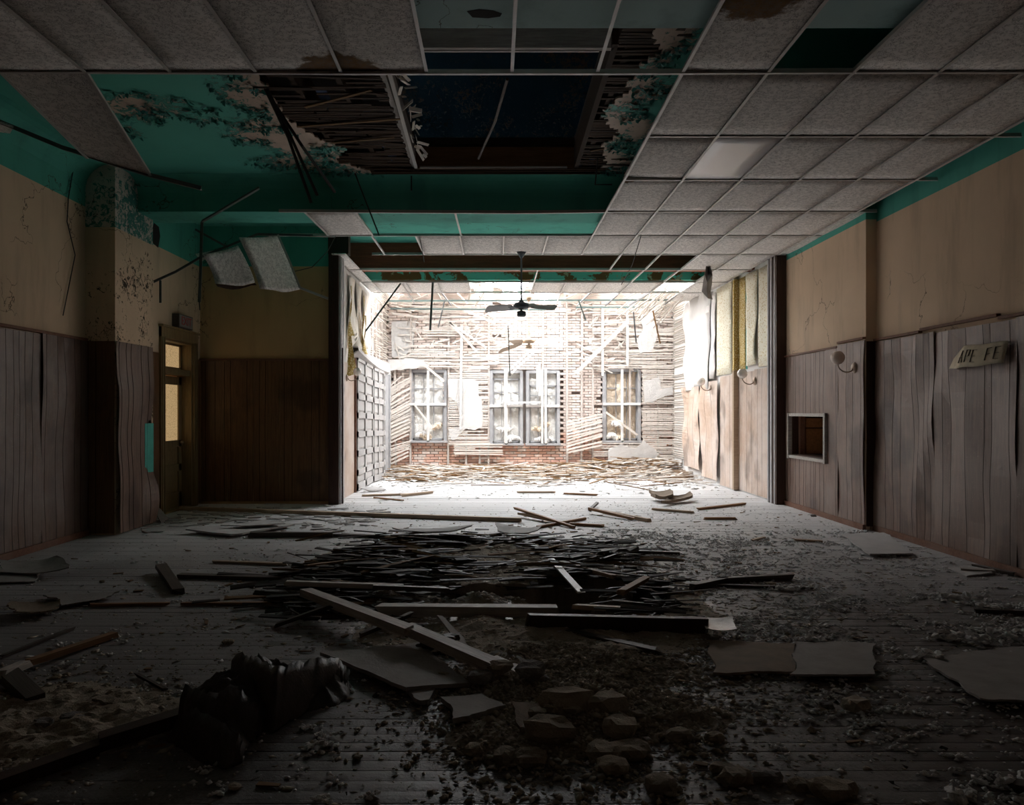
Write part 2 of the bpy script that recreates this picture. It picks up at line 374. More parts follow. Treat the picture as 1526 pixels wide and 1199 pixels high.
def root(name, loc=(0, 0, 0)):
    o = bpy.data.objects.new(name, None); C.objects.link(o); o['kind'] = 'structure'; o.location = loc; return o
def stick(p, q, w, h, m, label, cat='board', name='board', group=None, roll=0.0, z=0.0, warp=0.0):
    """a straight length of timber as one object, local X along it"""
    p, q = Vector(p), Vector(q); L = (q-p).length; d = (q-p)/L; up = Vector((0, 0, 1)) if abs(d.z) < .95 else Vector((0, 1, 0))
    b = MB(); n = max(2, int(L/.35)+1); rows = []
    for j in range(5):                                     # a little ragged along its edges
        pass
    prof = [(-w/2, -h/2), (w/2, -h/2), (w/2, h/2), (-w/2, h/2)]
    for i in range(n+1):
        x = L*i/n; jw = 1+random.uniform(-.06, .06); dz = warp*math.sin(math.pi*i/n)
        for a, c in prof: b.v.append((x+(random.uniform(-.03, .03) if i in (0, n) else 0), a*jw, c+dz))
    for i in range(n):
        for k in range(4): b.f.append((i*4+k, (i+1)*4+k, (i+1)*4+(k+1) % 4, i*4+(k+1) % 4)); b.mi.append(0)
    b.f += [(3, 2, 1, 0), (n*4, n*4+1, n*4+2, n*4+3)]; b.mi += [0, 0]
    # outward faces
    b.f = [tuple(reversed(f)) for f in b.f]
    o = link(name, mesh(b, m, name), label=label, cat=cat, group=group)
    y = up.cross(d).normalized(); zz = d.cross(y); R = Matrix((d, y, zz)).transposed()
    if roll: R = R @ Matrix.Rotation(roll, 3, 'X')
    o.matrix_world = Matrix.Translation(p) @ R.to_4x4(); return o
def inpoly(x, y, poly):
    r = False; n = len(poly); j = n-1
    for i in range(n):
        xi, yi = poly[i][0], poly[i][1]; xj, yj = poly[j][0], poly[j][1]
        if (yi > y) != (yj > y) and x < (xj-xi)*(y-yi)/(yj-yi)+xi: r = not r
        j = i
    return r
def pdist(x, y, poly):
    d = 1e9; n = len(poly)
    for i in range(n):
        ax, ay = poly[i][0], poly[i][1]; bx, by = poly[(i+1) % n][0], poly[(i+1) % n][1]
        t = max(0, min(1, ((x-ax)*(bx-ax)+(y-ay)*(by-ay))/((bx-ax)**2+(by-ay)**2+1e-9)))
        d = min(d, math.hypot(x-ax-t*(bx-ax), y-ay-t*(by-ay)))
    return -d if inpoly(x, y, poly) else d
# ================================================================ THE ROOM
ZT, ZC = 3.88, 4.36          # tile grid, plaster ceiling
YO = 11.5                    # opening wall
def wallbox(mb, a, b, zsplit=None):
    if zsplit and a[2] < zsplit < b[2]:
        mb.box(a, (b[0], b[1], zsplit), 0); mb.box((a[0], a[1], zsplit), b, 1)
    else: mb.box(a, b, 0)
m = MB(); wallbox(m, (-5.3, -3, 0), (-4.82, 8.62, 4.6), 3.86); WL = obj('wall_left', m, ['cream', 'teal_wall'], kind='structure')
m = MB(); wallbox(m, (-5.3, 8.6, 0), (-4.47, 9.55, 4.4), 3.62); WPL = obj('pillar', m, ['cream_flaked', 'teal_peeled'], kind='structure')
m = MB()
for a, b in (((-5.3, 9.5, 0), (-4.64, 10.22, 4.6)), ((-5.3, 10.22, 2.5), (-4.64, 11.2, 4.6)), ((-5.3, 11.2, 0), (-4.64, YO+.2, 4.6))): wallbox(m, a, b, 3.72)
WLR = obj('wall_door', m, ['cream', 'teal_wall'], kind='structure')
m = MB(); wallbox(m, (-5.3, YO, 0), (-2.58, YO+.25, 4.6), 3.73); WB = obj('wall_back', m, ['cream_olive', 'teal_wall'], kind='structure')
m = MB(); wallbox(m, (4.66, -3, 0), (5.3, 8.94, 4.6), 3.77)
WR = obj('wall_right', m, ['cream', 'teal_wall'], kind='structure')
m = MB(); y0, y1, z0, z1 = 9.98, 11.17, .79, 1.38
for a, b in (((4.53, 8.94, 0), (5.3, y0, 4.6)), ((4.53, y1, 0), (5.3, YO+.25, 4.6)), ((4.53, y0, 0), (5.3, y1, z0)), ((4.53, y0, z1), (5.3, y1, 4.6)), ((5.15, y0, z0), (5.3, y1, z1))):
    wallbox(m, a, b, 3.8)
WRF = obj('wall_chimney', m, ['cream', 'teal_wall'], kind='structure')
m = MB(); m.box((-5.3, -3.3, 0), (5.3, -3, 4.6)); obj('wall_near', m, 'cream', kind='structure')

# ---- panelling
def panel(O, u, n, s0, s1, z0, z1, mats, par, warp=.02, seed=0, lean=0.0, gr=None, thick=.006, curl=0.0):
    O, u, n = Vector(O), Vector(u), Vector(n); rr = random.Random(seed)
    if gr is None:
        gr = []; s = s0+rr.uniform(.04, .1)
        while s < s1-.03: gr.append(s); s += rr.choice((.09, .12, .15, .20, .26))
    cols = [(s0, 0, 0)]
    for g in gr: cols += [(g-.0035, 0, 0), (g, -.006, 1), (g+.0035, 0, 0)]
    cols.append((s1, 0, 0)); nr = 14; g = []
    for i in range(nr+1):
        z = lerp(z0, z1, i/nr); row = []
        for s, dd, _ in cols:
            wv = warp*(.6*nz(s*1.3+seed*3.1, z*.9, seed)+.8*nz(s*3.3, z*1.5+seed, seed*2.0))
            wv += curl*max(0, 1-abs(s-s1)/.25)*max(0, math.sin(z*1.4+seed))
            wob = .006*nz(z*1.3, s*1.5, seed+5)
            row.append(O+u*(s+wob)+n*(.012+max(0, wv+warp*.5)+dd+lean*(z/z1))+Vector((0, 0, z)))
        g.append(row)
    def mif(i, j): return 1 if (j < len(cols)-1 and (cols[j][2] or cols[j+1][2])) else 0
    m = MB(); m.sheet(g, n*(-thick), 0, mif)
    return obj('panel', m, [mats, 'groove'], par)
def run(O, u, n, s0, s1, z0, z1, mat_, par, seed, warp, wd=1.22, gap=.003, lean=0):
    s = s0; k = 0
    while s < s1-.01:
        e = min(s+wd, s1); panel(O, u, n, s+gap/2, e-gap/2, z0, z1+random.uniform(-.012, .012), mat_, par, warp*random.uniform(.6, 1.3), seed+k, lean); s = e; k += 1
U, NL, NR = (0, 1, 0), (1, 0, 0), (-1, 0, 0)
# left wall, front stretch
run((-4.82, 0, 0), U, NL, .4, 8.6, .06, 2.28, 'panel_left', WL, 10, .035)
# pillar cladding: dark front face, torn lit side face
panel((-4.82, 8.6, 0), (1, 0, 0), (0, -1, 0), .0, .35, .02, 2.28, 'panel_dark', WPL, .006, 31)
m = MB(); g = []
for i in range(25):                                     # the peeled, wavy sheet on the side of the pillar
    z = .02+2.26*i/24; row = []; r = random.Random(3)
    for j in range(17):
        s = 8.6+.93*j/16
        if j == 16: s -= .10*max(0, math.sin((z-.75)*3.6))*(1 if .75 < z < 1.6 else 0)+(.05 if z > 1.2 else 0)
        wv = .035*nz(z*1.7, s*.8, 4)+.03*math.sin(z*3.1+.7)*math.exp(-(z-.5)**2)+(.07*math.sin((z)*5.0)*max(0, (s-9.2)/.4) if z < .8 else 0)
        row.append(Vector((-4.44+max(-.015, wv)+.05*max(0, (9.0-s))*(.3 if z > 1.8 else 1), s+.03*nz(z*2, 3, 1), z)))
    g.append(row)
m.sheet(g, (-.006, 0, 0), 0, lambda i, j: 1 if j in (2, 5, 6, 9, 13) and False else 0)
for s in (8.70, 8.86, 9.0, 9.22, 9.38):
    pts = []
    for i in range(25):
        z = .02+2.26*i/24; jj = min(15, int((s-8.6)/.93*16)); pts.append(Vector(g[i][jj])+Vector((.0015, 0, 0)))
    m.path(pts, .005, .002, 1)
obj('panel', m, ['panel_right', 'groove'], WPL)
m = MB(); m.box((-4.468, 9.30, .55), (-4.452, 9.53, 1.30)); obj('paint_patch', m, 'paint_teal_board', WPL)
# teal plinth board exposed at the left edge
m = MB(); m.box((-4.81, 6.30, .10), (-4.755, 6.62, .95), 0); m.box((-4.81, 6.30, .02), (-4.75, 6.64, .10), 1); m.box((-4.81, 6.30, .62), (-4.75, 6.63, .70), 1)
obj('trim_1', m, ['paint_teal_board', 'stick_grey'], WL)
m = MB(); m.tube([(-4.74, 6.62, 2.3), (-4.73, 6.64, 1.9), (-4.735, 6.58, 1.4), (-4.73, 6.63, .98)], .012, 5); obj('wire', m, 'jamb_dark', WL)
# rear stretch round the door, back wall, right walls
panel((-4.64, 0, 0), U, NL, 9.56, 10.06, .02, 2.26, 'panel_dark', WLR, .008, 41)
panel((-4.64, 0, 0), U, NL, 11.36, 11.48, .02, 2.26, 'panel_dark', WLR, .004, 42)
run((-4.64, YO, 0), (1, 0, 0), (0, -1, 0), .02, 2.06, .04, 2.25, 'panel_dark', WB, 50, .012, wd=.41)
run((4.66, 0, 0), U, NR, .4, 8.94, .07, 2.29, 'panel_right', WR, 63, .05)
run((4.53, 0, 0), U, NR, 8.95, 9.62, .05, 2.33, 'panel_right', WRF, 81, .03)
panel((4.53, 0, 0), U, NR, 9.625, y0-.02, .05, 2.29, 'panel_right', WRF, .02, 85)
panel((4.53, 0, 0), U, NR, y1+.02, 11.36, .05, 2.28, 'panel_right', WRF, .008, 86)
panel((4.53, 0, 0), U, NR, y0-.015, y1+.015, z1+.03, 2.285, 'panel_right', WRF, .014, 87, gr=[10.05, 10.17, 10.3, 10.36, 10.46, 10.62, 10.7, 10.85, 11.0, 11.08])
panel((4.53, 0, 0), U, NR, y0-.015, y1+.015, .05, z0-.03, 'panel_right', WRF, .01, 88, gr=[10.05, 10.17, 10.3, 10.36, 10.46, 10.62, 10.7, 10.85, 11.0, 11.08])
# the projecting edge: face turned from the light, shade painted in as near-black wood
panel((4.53, 8.94, 0), (1, 0, 0), (0, -1, 0), .0, .128, .05, 2.31, 'jamb_dark', WRF, .001, 89, gr=[])
# caps and baseboards
def strip(name, par, mt, *bx):
    m = MB()
    for a, b in bx: m.box(a, b)
    return obj(name, m, mt, par)
strip('cap_rail', WL, 'trim_brown', ((-4.82, .4, 2.28), (-4.775, 8.58, 2.31)))
strip('cap_rail', WB, 'trim_brown', ((-4.64, YO-.04, 2.25), (-2.58, YO, 2.28)))
for a, b, z in ((.4, 6.72, 2.30), (6.74, 7.96, 2.33), (7.98, 8.93, 2.31)):
    strip('cap_rail', WR, 'trim_brown', ((4.66, a, z), (4.615, b, z+.028)))
for a, b, z in ((8.94, 9.62, 2.34), (9.63, 11.37, 2.29)):
    strip('cap_rail', WRF, 'trim_brown', ((4.53, a, z), (4.49, b, z+.025)))
for nm, X, s0, s1, d in (('baseboard_left', -4.82, .4, 8.6, .055), ('baseboard_right', 4.66, .4, 8.94, -.05), ('baseboard_chimney', 4.53, 8.94, 11.38, -.04)):
    m = MB(); m.box((X, s0, 0), (X+d, s1, .07)); o = obj(nm, m, 'trim_brown', kind='structure')
# hatch
HT = root('trim_1')
m = MB(); m.box((4.47, y0-.05, z0-.05), (4.53, y0, z1+.05)); m.box((4.47, y1, z0-.05), (4.53, y1+.04, z1+.05)); m.box((4.48, y0-.05, z1), (4.53, y1+.04, z1+.045)); m.box((4.48, y0, z0-.04), (4.53, y1, z0))
obj('hatch_frame', m, 'stick_grey', HT)
m = MB(); m.box((4.532, y0, z0), (5.15, y0+.02, z1)); m.box((4.532, y1-.02, z0), (5.15, y1, z1)); m.box((4.532, y0, z0), (5.15, y1, z0+.015)); obj('hatch_lining', m, 'jamb_dark', HT)
m = MB(); m.box((4.72, y1-.06, z0+.02), (5.02, y1-.022, z1-.19)); m.box((4.72, y1-.06, z1-.17), (5.02, y1-.022, z1-.03)); obj('hatch_board', m, 'osb', HT)
m = MB()
for yy in (10.3, 10.55, 10.8): m.box((5.12, yy, z0), (5.148, yy+.03, z1))
m.box((4.62, y1-.09, z0), (4.70, y1-.02, z1)); obj('hatch_post', m, 'trim_brown', HT)

# ---- opening jambs
JL = root('trim_2'); m = MB()
m.box((-2.60, 11.40, 0), (-2.445, 11.62, 3.92), 0); m.box((-2.445, 11.44, 0), (-2.425, 11.66, 3.9), 1); obj('jamb_post', m, ['jamb_dark', 'jamb_pale'], JL)
m = MB()
for i, (y, d) in enumerate(((11.45, .012), (11.50, .02), (11.56, .012), (11.61, .02))): m.box((-2.425, y, 0), (-2.425+d, y+.03, 3.9), 0)
m.box((-2.425, 11.5, .0), (-2.395, 11.535, 2.45), 1); obj('jamb_moulding', m, ['jamb_pale', 'jamb_dark'], JL)
m = MB(); m.box((-2.56, 11.62, 0), (-2.43, 11.78, 3.9)); obj('jamb_lining', m, 'plaster_white', JL)
m = MB(); m.box((-2.62, 11.46, 3.92), (-2.30, 11.62, ZC)); obj('jamb_head', m, 'jamb_dark', JL)
JR = root('trim_3'); m = MB()
m.box((4.375, 11.38, 0), (4.53, 11.56, 3.9), 0); m.box((4.40, 11.5, 0), (4.53, 11.8, 3.9), 0); obj('jamb_post', m, 'jamb_dark', JR)
m = MB()
for y, d, k in ((11.40, .012, 0), (11.44, .03, 0), (11.50, .014, 1), (11.56, .035, 0), (11.63, .016, 0), (11.69, .04, 0), (11.74, .02, 1)): m.box((4.40-d, y, 0), (4.42, y+.035, 3.9), k)
obj('jamb_moulding', m, ['jamb_pale', 'jamb_dark'], JR)

# ---- ceilings, beams
def sag(x, y): return 0
HOLE = [tuple(PZ(a, b, ZC)[:2]) for a, b in ((385, 108), (400, 145), (428, 178), (470, 205), (513, 222), (498, 240), (560, 257), (620, 264), (700, 266), (790, 267), (850, 262), (885, 262), (905, 245), (898, 215), (925, 200), (905, 178), (897, 165), (935, 140), (945, 112), (962, 95), (985, 75), (972, 48))]+[(1.4, 5.0), (-1.9, 5.0)]
def peel(x, y):
    d = pdist(x, y, HOLE); v = .62-d*1.15
    for cx, cy, rx, ry, a in PE:
        q = ((x-cx)/rx)**2+((y-cy)/ry)**2; v = max(v, a*(1-q*.55))
    return max(-.3, min(1.2, v+.35*fbm(x, y, 2, 1.6)))
PE = []
for px, py, w_, h_, a in ((240, 165, 90, 22, .62), (190, 195, 25, 12, .5), (375, 140, 55, 40, .62), (410, 205, 60, 30, .6), (450, 245, 90, 18, .55), (240, 278, 40, 12, .45), (925, 200, 60, 25, .6), (905, 250, 55, 30, .55), (960, 90, 50, 40, .55), (880, 270, 60, 14, .5), (430, 180, 60, 25, .55)):
    c0 = PZ(px, py, ZC); c1 = PZ(px+w_, py, ZC); c2 = PZ(px, py+h_, ZC); PE.append((c0.x, c0.y, abs(c1.x-c0.x), abs(c2.y-c0.y), a))
def gridceil(x0, x1, ya, yb, st, holes=True):
    nx, ny = int((x1-x0)/st), int((yb-ya)/st); vid = {}; vs = []; fs = []; pe = []
    def V(i, j):
        if (i, j) not in vid:
            x, y = x0+i*st, ya+j*st; vid[i, j] = len(vs)
            jx, jy = (random.uniform(-.3, .3)*st, random.uniform(-.3, .3)*st) if 0 < i < nx and 0 < j < ny else (0, 0)
            vs.append((x+jx, y+jy, ZC+.008*nz(x*2, y*2, 0))); pe.append(peel(x, y))
        return vid[i, j]
    for i in range(nx):
        for j in range(ny):
            x, y = x0+(i+.5)*st, ya+(j+.5)*st
            if holes:
                d = pdist(x, y, HOLE)+.05*nz(x*9, y*9, 3)
                if d < 0: continue
            fs.append((V(i, j), V(i, j+1), V(i+1, j+1), V(i+1, j)))
    return vs, fs, pe
vs, fs, pe = gridceil(-4.9, 4.9, 4.8, 9.2, .045)
me = bpy.data.meshes.new('ceiling_plaster'); me.from_pydata(vs, [], fs); me.materials.append(MT['teal_ceiling'])
a = me.attributes.new('peel', 'FLOAT', 'POINT'); a.data.foreach_set('value', pe)
CP = link('ceiling_plaster', me, kind='structure'); md = CP.modifiers.new('thickness', 'SOLIDIFY'); md.thickness = .02; md.offset = -1
CPR = root('ceiling_slab'); m = MB()
m.box((-4.9, -3, ZC), (4.9, 4.8, ZC+.02)); m.box((-4.9, 9.2, ZC), (4.9, 13.8, ZC+.02)); obj('plaster_field', m, 'teal_wall', CPR)
m = MB()                                                # boards of the floor above, with the opening
for a, b in (((-5.3, -3.3), (-.96, 12.6)), ((.95, -3.3), (5.3, 12.6)), ((-.96, -3.3), (.95, 5.9)), ((-.96, 8.78), (.95, 12.6)), ((-2.9, 12.6), (5.3, 13.9))): m.box((a[0], a[1], 4.66), (b[0], b[1], 4.74))
obj('upper_floor', m, 'upper_dark', CPR)
for k in range(-12, 13):
    x = -.98+.41*k
    if -.9 < x < .95 or abs(x) > 4.8: continue
    pale = (k == 0)
    m = MB(); m.beam((x, 4.8, 4.52), (x, 9.2, 4.52), .05, .27)
    obj('joist', m, 'stick_grey' if pale else 'lath_roof', CPR)
m = MB(); m.beam((.955, 5.8, 4.50), (.97, 8.8, 4.50), .05, .27); obj('joist', m, 'lath_roof', CPR)
for y, z, mm in ((5.88, 4.49, 'stick_grey'), (8.80, 4.50, 'stick_brown')):
    m = MB(); m.beam((-.96, y, z), (.95, y, z), .05, .25); obj('trimmer', m, mm, CPR)
m = MB(); m.beam((-.90, 6.1, 4.345), (-.945, 8.72, 4.36), .035, .025); m.beam((-.62, 5.91, 4.37), (.84, 5.91, 4.37), .02, .02); m.beam((-.9, 8.74, 4.37), (.86, 8.74, 4.37), .02, .02); obj('trimmer_edge', m, 'plaster_white', CPR)  # white strips paint the trimmers' lit edges and the joist's dusty pale edge
m = MB()                                                # curled bits of plaster and lath hanging along the pale joist
for i in range(34):
    y = random.uniform(6.1, 8.6); x = -.93+random.uniform(0, .1); z = random.uniform(4.38, 4.6)
    m.beam((x, y, z), (x+random.uniform(-.03, .12), y+random.uniform(-.3, .3), z+random.uniform(-.06, .06)), .03, .006, roll=random.uniform(0, 3))
obj('torn_plaster', m, 'paper_back', CPR, kind='stuff')
m = MB()                                                # broken laths
y = 5.0; row = 0
while y < 8.95:
    row += 1
    for x0, x1 in ((-2.9, -.98), (.97, 2.6)):
        xa = x0
        while xa < x1:
            L = random.uniform(.4, 1.3); xb = min(x1, xa+L)
            mx, my = (xa+xb)/2, y
            if pdist(mx, my, HOLE) < .28 and random.random() < (.86 if y > 6.9 or x0 > 0 else .55):
                dz = random.uniform(-.04, .01) if random.random() < .15 else 0
                m.beam((xa, y+random.uniform(-.006, .006), 4.378), (xb-random.uniform(.0, .03), y+random.uniform(-.012, .012), 4.378+dz), .034, .007)
            xa = xb
    y += .047
obj('lath', m, 'lath_roof', CPR, kind='stuff')
m = MB()
for y in np.arange(8.77, 9.0, .03):                     # ragged laths along the far edge of the hole
    m.beam((-1.5, y, 4.36+random.uniform(-.02, .01)), (random.uniform(1.2, 1.6), y+random.uniform(-.03, .03), 4.36+random.uniform(-.03, .01)), .03, .008)
obj('lath_edge', m, 'lath_roof', CPR, kind='stuff')
for px, py, L in ((428, 190, 1.2), (470, 215, .9), (455, 160, .7), (880, 225, .7), (915, 150, .6)):   # loose laths
    p = PZ(px, py, 4.37); m = MB(); m.beam(p, p+Vector((L, random.uniform(-.5, -.2), random.uniform(-.03, .0))), .034, .008); obj('lath', m, 'lath_brown', CPR)
m = MB()                                                # strips of blue paper between the joists
for px, py, w_, h_ in ((470, 135, .10, .25), (478, 150, .09, .2), (560, 210, .09, .2), (578, 232, .1, .22), (540, 165, .07, .3), (887, 185, .12, .14), (875, 235, .10, .2), (905, 172, .1, .1), (862, 245, .05, .2)):
    p = PZ(px, py, 4.42); m.box((p.x, p.y, 4.42), (p.x+w_, p.y+h_, 4.425))
obj('blue_building_paper', m, 'blue_paper', CPR, kind='stuff')
# flakes of paint curling off round the hole
m = MB(); nf = 0; tries = 0
while nf < 1500 and tries < 60000:
    tries += 1; x, y = random.uniform(-4.7, 3.3), random.uniform(5.5, 9.1); v = peel(x, y)
    if not (.22 < v < .62) or pdist(x, y, HOLE) < .03: continue
    if random.random() > .55 or (fbm(x, y, 5, 4) < -.02): continue
    s_ = random.uniform(.015, .05); a = random.uniform(0, 6.28); c, s2 = math.cos(a)*s_, math.sin(a)*s_; dz = random.uniform(.008, .035)
    m.add([(x, y, ZC-.006), (x+c, y+s2, ZC-.006), (x+c*.6-s2, y+s2*.6+c, ZC-.006-dz), (x-s2*.7, y+c*.7, ZC-.006-dz*.6)], [(0, 1, 2, 3), (3, 2, 1, 0)]); nf += 1
obj('paint_flake', m, ['teal_flake'], CPR, kind='stuff')
# beams
B1 = root('beam_near'); m = MB(); m.box((-4.82, 4.22, 3.97), (4.66, 4.80, ZC)); obj('beam_casing', m, 'teal_dusty', B1)
p = PZ(722, 21, 3.968); m = MB(); m.poly([p+Vector((a*.11, b*.05, 0)) for a, b in ((-1, -.6), (-.3, -1.1), (.5, -.8), (1, -.1), (.9, .6), (.2, 1), (-.7, .8))], (0, 0, .004)); obj('hole_shade', m, 'pit_dark', B1)  # flat near-black patch paints the shaded inside of a hole in the soffit
B2 = root('beam_middle'); m = MB(); m.box((-4.82, 9.15, 3.95), (4.66, 9.70, ZC)); obj('beam_casing', m, 'teal_wall', B2)
m = MB(); m.box((-2.9, 13.72, 3.92), (4.6, 13.9, 4.66)); obj('beam_far', m, 'teal_brown_beam', kind='structure')
m = MB(); m.box((-2.9, 12.62, 3.90), (4.7, 12.85, ZC)); m.box((-2.9, 12.60, 3.90), (4.7, 12.63, 3.93)); obj('beam_opening', m, 'header_wood', kind='structure')
def cove(p, q, n, r, par):   # quarter round below the ceiling along p-q, n = into the room
    p, q, n = Vector(p), Vector(q), Vector(n); g = []
    for i in range(8):
        a = math.pi/2*i/7; off = n*(r*(1-math.sin(a)))+Vector((0, 0, -r*(1-math.cos(a))))
        g.append([p+off, lerp(p, q, .5)+off, q+off])
    m = MB(); m.sheet(g, n*-.01+Vector((0, 0, .01))); return obj('cove', m, 'teal_wall', par, smooth=False)
cove((-4.82, 9.15, ZC-.002), (4.66, 9.15, ZC-.002), (0, -1, 0), .22, B2)
cove((-4.82, 4.8, ZC-.002), (-4.82, 9.15, ZC-.002), (1, 0, 0), .3, B2)
cove((4.66, 4.8, ZC-.002), (4.66, 9.15, ZC-.002), (-1, 0, 0), .25, B2)
p = PX(232, 351, -4.64); m = MB(); m.poly([Vector((-4.632, p.y+a, p.z+b)) for a, b in ((-.1, -.12), (.06, -.15), (.12, .02), (.08, .14), (-.06, .16), (-.12, .03))], (-.004, 0, 0)); obj('hole_shade', m, 'pit_dark', WLR)  # flat dark patch paints the shade inside a broken spot of wall
# upper storey seen through the hole
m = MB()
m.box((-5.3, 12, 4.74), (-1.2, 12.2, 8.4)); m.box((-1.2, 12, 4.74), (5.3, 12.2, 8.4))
m.box((-5.3, -3.3, 4.74), (-5.1, 8.4, 8.4)); m.box((-5.3, 8.9, 4.74), (-5.1, 12.2, 8.4)); m.box((-5.3, 8.4, 4.74), (-5.1, 8.9, 6.2)); m.box((-5.3, 8.4, 6.8), (-5.1, 8.9, 8.4)); m.box((5.1, -3.3, 4.74), (5.3, 12.2, 8.4)); m.box((-5.3, -3.5, 4.6), (5.3, -3.3, 8.4))  # added opening in the left wall lets sky light onto the blue back wall
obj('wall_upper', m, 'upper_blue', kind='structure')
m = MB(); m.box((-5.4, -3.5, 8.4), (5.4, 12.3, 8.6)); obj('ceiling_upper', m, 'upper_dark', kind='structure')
# ---- hung ceiling: runners and tiles
XK = lambda k: .12+.61*k
YJ = lambda j: 5.23+1.22*j          # row j runs from YJ(j-1) to YJ(j); row 0 = A
SC = root('ceiling', (0, 0, 0))
def tilemesh(nm, mt, sagz, w_=.598, l_=1.208, th=.016, curl=0):
    g = []
    for i in range(7):
        v = i/6; row = []
        for j in range(5):
            u_ = j/4; z = -sagz*math.sin(math.pi*u_)*math.sin(math.pi*v)+curl*(v-.5)**2
            row.append(Vector(((u_-.5)*w_, (v-.5)*l_, z)))
        g.append(row)
    m = MB(); m.sheet(g, (0, 0, th)); me = mesh(m, mt, nm, True); return me
TM = [tilemesh('tile', 'tile', s_) for s_ in (.012, .022, .03, .017)]; TS = tilemesh('tile_stained', 'tile_stained', .028); TLn = tilemesh('lens', 'light_lens', .006)
def tile(k, j, me=None, w_=1.0, x=None, rot=(0, 0, 0), dz=0):
    o = link('ceiling_tile', me or random.choice(TM), SC)
    o.location = (XK(k)+.305 if x is None else x, YJ(j)-.61, ZT+.006+dz); o.scale = (w_, 1, 1); o.rotation_euler = rot; return o
rows = {-3: range(-8, 8), -2: range(-8, 8), -1: range(-8, 8), 0: [k for k in range(-8, 7) if k not in (-1, 0, 1, 3)], 1: [2, 3, 4, 5, 6], 2: [2, 4, 5, 6], 3: [2, 3, 4, 5, 6],
        4: [-4]+list(range(2, 7)), 5: list(range(-2, 7)), 6: [5, 6], 7: [6], 8: [-4, -3, -2, 1, 2, 3, 4, 6], 9: [6]}
STN = {(2, 0), (-3, 0), (-2, 0)}
for j, ks in rows.items():
    for k in ks:
        if j >= 5 and k >= 7: continue
        if j >= 8 and k == 6: tile(k, j, TM[0], .95); continue
        if (k, j) == (2, 2): tile(k, j, TM[2], rot=(.02, .02, 0), dz=.004); continue
        tile(k, j, TM[random.randrange(4)])
for j in (-3, -2, -1, 0, 4, 5): tile(0, j, TM[0], .42, x=4.525 if j < 4 else 4.49)
o = tile(3, 2, TLn); o.name = 'light_lens'
for j in (6, 7, 8): o = tile(0, j, TM[0], .36, x=-2.43)
m0 = []
def runner(pts, mt='tee_white', w_=.024, nm='grid_runner', roll=0):
    m = MB(); m.path(pts, w_, .006); pp = [Vector(p)+Vector((0, 0, .018)) for p in pts]; m.path(pp, .004, .034)
    return obj(nm, m, mt, SC)
def rx(j, x0, x1, mt='tee_white', dip=0, dx=0):
    n = 5; runner([(lerp(x0, x1, i/n), YJ(j), ZT-.004-dip*math.exp(-((lerp(x0, x1, i/n)-dx)/.8)**2)) for i in range(n+1)], mt)
for j in (-3, -2, -1): rx(j, -4.8, 4.64)
rx(0, -4.8, 4.64, dip=.035, dx=-.1)
rx(1, XK(2), 4.64); rx(2, XK(2), 4.64); rx(3, XK(-5)+.3, 4.64, dip=.03, dx=-.3); rx(4, XK(-5)-.2, 4.5); rx(5, XK(-3)-.2, 4.5)
rx(6, -2.5, 4.4); rx(7, -2.5, 4.4); rx(8, -2.5, 4.4)
for y, x0, x1 in ((16.21, -2.4, 4.3), (17.43, -2.5, 1.2), (17.2, 1.9, 4.1), (15.0, -2.5, -2.0)): runner([(x0, y, ZT), (x1, y, ZT+random.uniform(-.03, .03))], 'tee_dark')
for k in range(-7, 8):
    X = XK(k); runner([(X, -.9, ZT-.004), (X, YJ(0), ZT-.004)])
for k in range(2, 8):
    X = XK(k); runner([(X, YJ(0), ZT-.004), (X+.01, YJ(2), ZT-.01), (X, YJ(5), ZT-.004)])
for k in (-4, -3, -1): runner([(XK(k), YJ(3), ZT-.004), (XK(k)+.02, YJ(4), ZT-.004)])
for k in (-3, -2, -1, 0, 1): runner([(XK(k), YJ(4), ZT-.004), (XK(k), YJ(5), ZT-.004)])
for k in (3, 4, 5, 6): runner([(XK(k), YJ(5), ZT-.004), (XK(k)+.01, YJ(6), ZT-.01)])
for k in (1, 4, 5, 6): runner([(XK(k), YJ(6), ZT-.004), (XK(k), YJ(7), ZT-.004)])
for k in (-4, -3, -2, 1, 2, 3, 4, 5, 6): runner([(XK(k), YJ(7), ZT-.004), (XK(k), YJ(8)+(.3 if k > 3 else 0), ZT-.004)])
for k in (-2, 2, 3, 4, 5, 6): runner([(XK(k), YJ(8), ZT-.004), (XK(k)+random.uniform(-.1, .1), 16.9, ZT-.05*abs(nz(k, 2))*4)], random.choice(('tee_white', 'tee_grey')))
# sagging left run: one tile hanging by its near edge on a fallen runner
a_, b_ = Vector((-3.54, YJ(0), ZT)), Vector((-2.93, YJ(0), ZT)); c_, d_ = P(222, 260, YJ(1)), P(130, 234, YJ(1))
g = [[lerp(lerp(a_, b_, u_), lerp(d_, c_, u_), v) for u_ in (0, .25, .5, .75, 1)] for v in (0, .2, .4, .6, .8, 1)]
m = MB(); m.sheet(g, (0, .003, .016)); obj('ceiling_tile', m, 'tile', SC)
runner([P(-40, 168, 6.45), P(0, 184, 6.45), P(92, 222, 6.45), P(222, 263, 6.45), P(300, 283, 6.45)], 'tee_grey', .03)
g = [[P(-50, 165, 6.4), P(20, 190, 6.4)], [P(-50, 190, 6.9), P(15, 199, 6.9)]]; m = MB(); m.sheet(g, (0, 0, .016)); obj('ceiling_tile', m, 'tile', SC)
runner([(XK(-5), YJ(0), ZT), P(224, 262, 6.45)]); runner([(XK(-6), YJ(0), ZT), P(130, 236, 6.45)])
